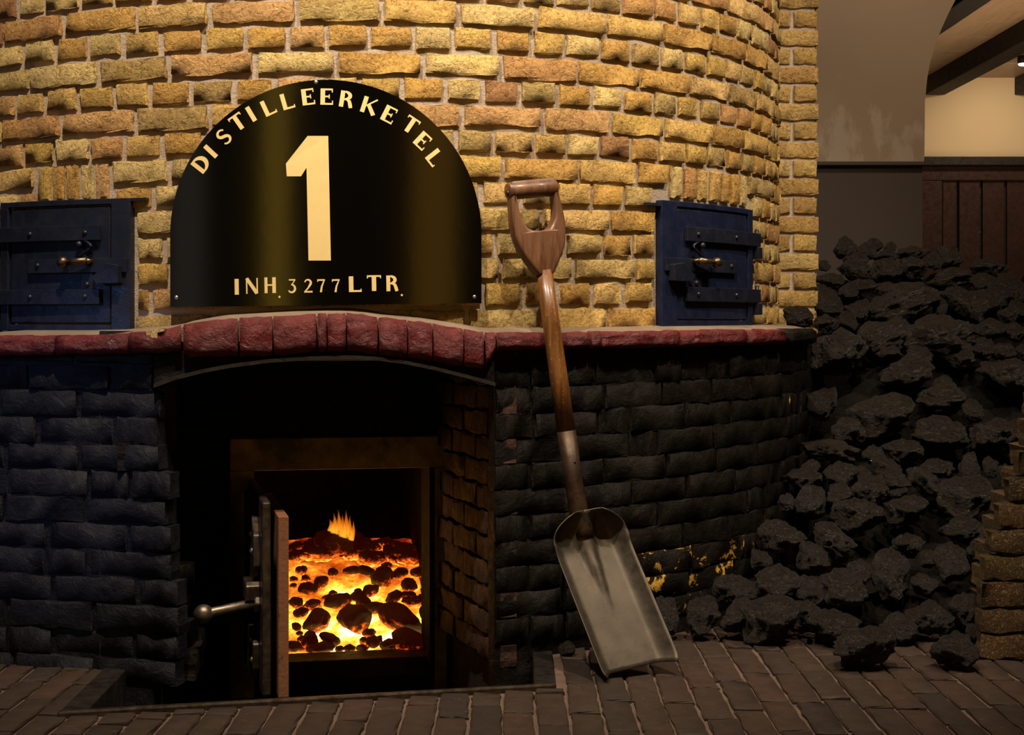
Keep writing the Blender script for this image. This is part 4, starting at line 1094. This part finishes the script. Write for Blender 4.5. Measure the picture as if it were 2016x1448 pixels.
# foreground pier, stepped foot
pier = thing('brick_pier', 'weathered low brick pier with a sloping end at the right foreground', 'pier', (1.0, 3.0, 0))
vq = variants(M['brick_pier'], 6, .165, .046, .12, .005, 850)
rnd = random.Random(43)
edge = [(1345, 1936), (1290, 1932), (1245, 1931), (1190, 1932), (1138, 1936), (1085, 1950), (1035, 1963), (985, 1985), (935, 2004), (890, 2018), (845, 2030), (800, 2040)]
PD = 3.0
V = []
for k in range(11):
    zb = .002+k*.0525; ym = HY+(CZ-zb-.025)/PD*F
    xe = interp(sorted(edge), ym); X0 = (xe-CX)/F*PD
    L_ = .165*rnd.uniform(.95, 1.03) if k % 2 == 0 else .12
    dpy = .0025*k
    put_brick(rnd.choice(vq), (X0+L_/2, PD+dpy, zb+.024), 0, pier, L_/.165, 1, .3, rnd.uniform(-.012, .012))
    put_brick(rnd.choice(vq), (X0+L_+.009+.08, PD+dpy+.002, zb+.024), 0, pier, .97, 1, 1, rnd.uniform(-.01, .01))
    # bricks down the bay side, one deeper
    put_brick(rnd.choice(vq), (X0*1.055+.09, PD+.145, zb+.024), 0, pier, 1, 1, 1, 0)
    V.append((X0, zb))
pm_ = MB()
for k, (X0, zb) in enumerate(V):
    pm_.box((X0*1.09+.20, PD+.15, zb+.026), (.36, .275, .0527)); pm_.box((X0*1.035+.2, PD+.052+.0025*k, zb+.026), (.385, .075, .0527))
pm_.build('mortar', M['pier_mortar'], pier)
# grey plaster wall with an arched opening
WY = 4.9; DZ = CZ+(HY-318)/F*WY
def wx(px): return (px-CX)/F*WY
def wz(py): return CZ+(HY-py)/F*WY
archp = [(1820, 310), (1821, 200), (1826, 150), (1832, 120), (1841, 90), (1853, 58), (1868, 25), (1881, 0), (1905, -35), (1940, -70), (1990, -100), (2060, -115)]
ol = [(wx(1560), DZ)]+[(wx(1819), DZ)]+[(wx(a), wz(b)) for a, b in archp]+[(wx(2300), wz(-115)), (wx(2300), 2.3), (wx(1560), 2.3)]
o = MB().prism(ol, [], WY, WY+.22, lambda u_, v_, y_: Vector((u_, y_, v_))).build('wall_back', M['plaster'], None); prop(o, 'grey plaster wall with an arched opening', None, None, 'structure')
o = MB().box(((wx(1560)+wx(1816))/2, WY+.10, DZ/2), (wx(1816)-wx(1560), .20, DZ)).build('wall_dado', M['dado'], None); prop(o, 'dark painted lower part of the plaster wall', None, None, 'structure')
o = MB().box(((wx(1560)+wx(1818))/2, WY+.09, DZ-.008), (wx(1818)-wx(1560), .215, .014)).build('trim_1', M['dado'], None, bevel=.003); prop(o, None, None, None, 'structure')
# low wall closing the coal bay behind
o = MB().box((1.44, 4.80, .36), (1.12, .12, .72)).build('wall_coal_bay', M['soot'], None, bevel=.004); prop(o, None, None, None, 'structure')
# far room
BY = 9.5
o = MB().box((3.4, BY+.05, 1.4), (2.6, .1, 2.8)).build('wall_far', M['cream_wall'], None); prop(o, 'cream wall of the far room', None, None, 'structure')
CEI = CZ+(HY-153)/F*BY
ce = MB()
ceil_o = None
for i in range(11):
    b_ = MB().box((3.4, 5.2+.21+i*.42, CEI+.015), (2.8, .415, .03))
    q = b_.build('ceiling_board' if ceil_o else 'ceiling', M['ceil'], ceil_o, bevel=.004)
    if ceil_o is None: ceil_o = q; prop(q, None, None, None, 'structure')
for i, (x, lab) in enumerate(((2.08, 'dark ceiling beam nearest the plaster arch'), (2.68, 'long dark ceiling beam meeting the cream wall'), (3.25, 'dark ceiling beam at the right edge behind the lamp'))):
    o = MB().box((x, (5.3+BY)/2, CEI-.055), (.13, BY-5.3, .11)).build('ceiling_beam', M['beam'], None, bevel=.006); prop(o, lab, 'beam', 'ceiling beams in the far room')
# panelling
WT = CZ+(HY-312)/F*BY
pan = thing('wall_panelling', 'dark mahogany plank panelling with black top rail in the far room', 'panelling', (3.0, BY, 0))
def bx(px): return (px-CX)/F*BY
MB().box((3.35, BY-.06, WT-.028), (2.2, .10, .056)).build('top_rail', M['beam'], pan, bevel=.006)
MB().box((3.35, BY-.035, WT-.10), (2.2, .05, .09)).build('frieze_rail', M['panel'], pan, bevel=.004)
MB().box(((bx(1800)+bx(1850))/2, BY-.035, .782), (bx(1850)-bx(1800), .05, 1.564)).build('stile', M['panel'], pan, bevel=.004)
MB().box((3.35, BY-.003, .82), (2.2, .006, 1.64)).build('backing', M['beam'], pan)
xs = [1850, 1882, 1928, 1976, 2022, 2068, 2114]
for a, b in zip(xs[:-1], xs[1:]):
    MB().box(((bx(a)+bx(b))/2, BY-.022, .80), (bx(b)-bx(a)-.018, .035, 1.56)).build('plank', M['panel'], pan, bevel=.004)
for y in (376, 380, 458, 480, 500):  # bright glimmers in the plank gap, stood in for by small metal balls
    p = at(1928, y, BY-.02); MB().ball(p, .008, (0, 1, 0), 8, 5).build('bright_dot', M['screw'], pan, True)
lp = at(2013, 112, 8.72)
lt = thing('ceiling_lamp', 'small bright round spotlight under the far room ceiling', 'lamp', (lp.x, lp.y, CEI-.05))
MB().tube([(lp.x, lp.y, CEI), (lp.x, lp.y, CEI-.045)], .028, 14).build('lamp_housing', M['beam'], lt, True)
MB().ball((lp.x, lp.y, CEI-.047), .024, (0, 0, 1), 12, 8, .5).build('bulb', M['lamp'], lt, True)
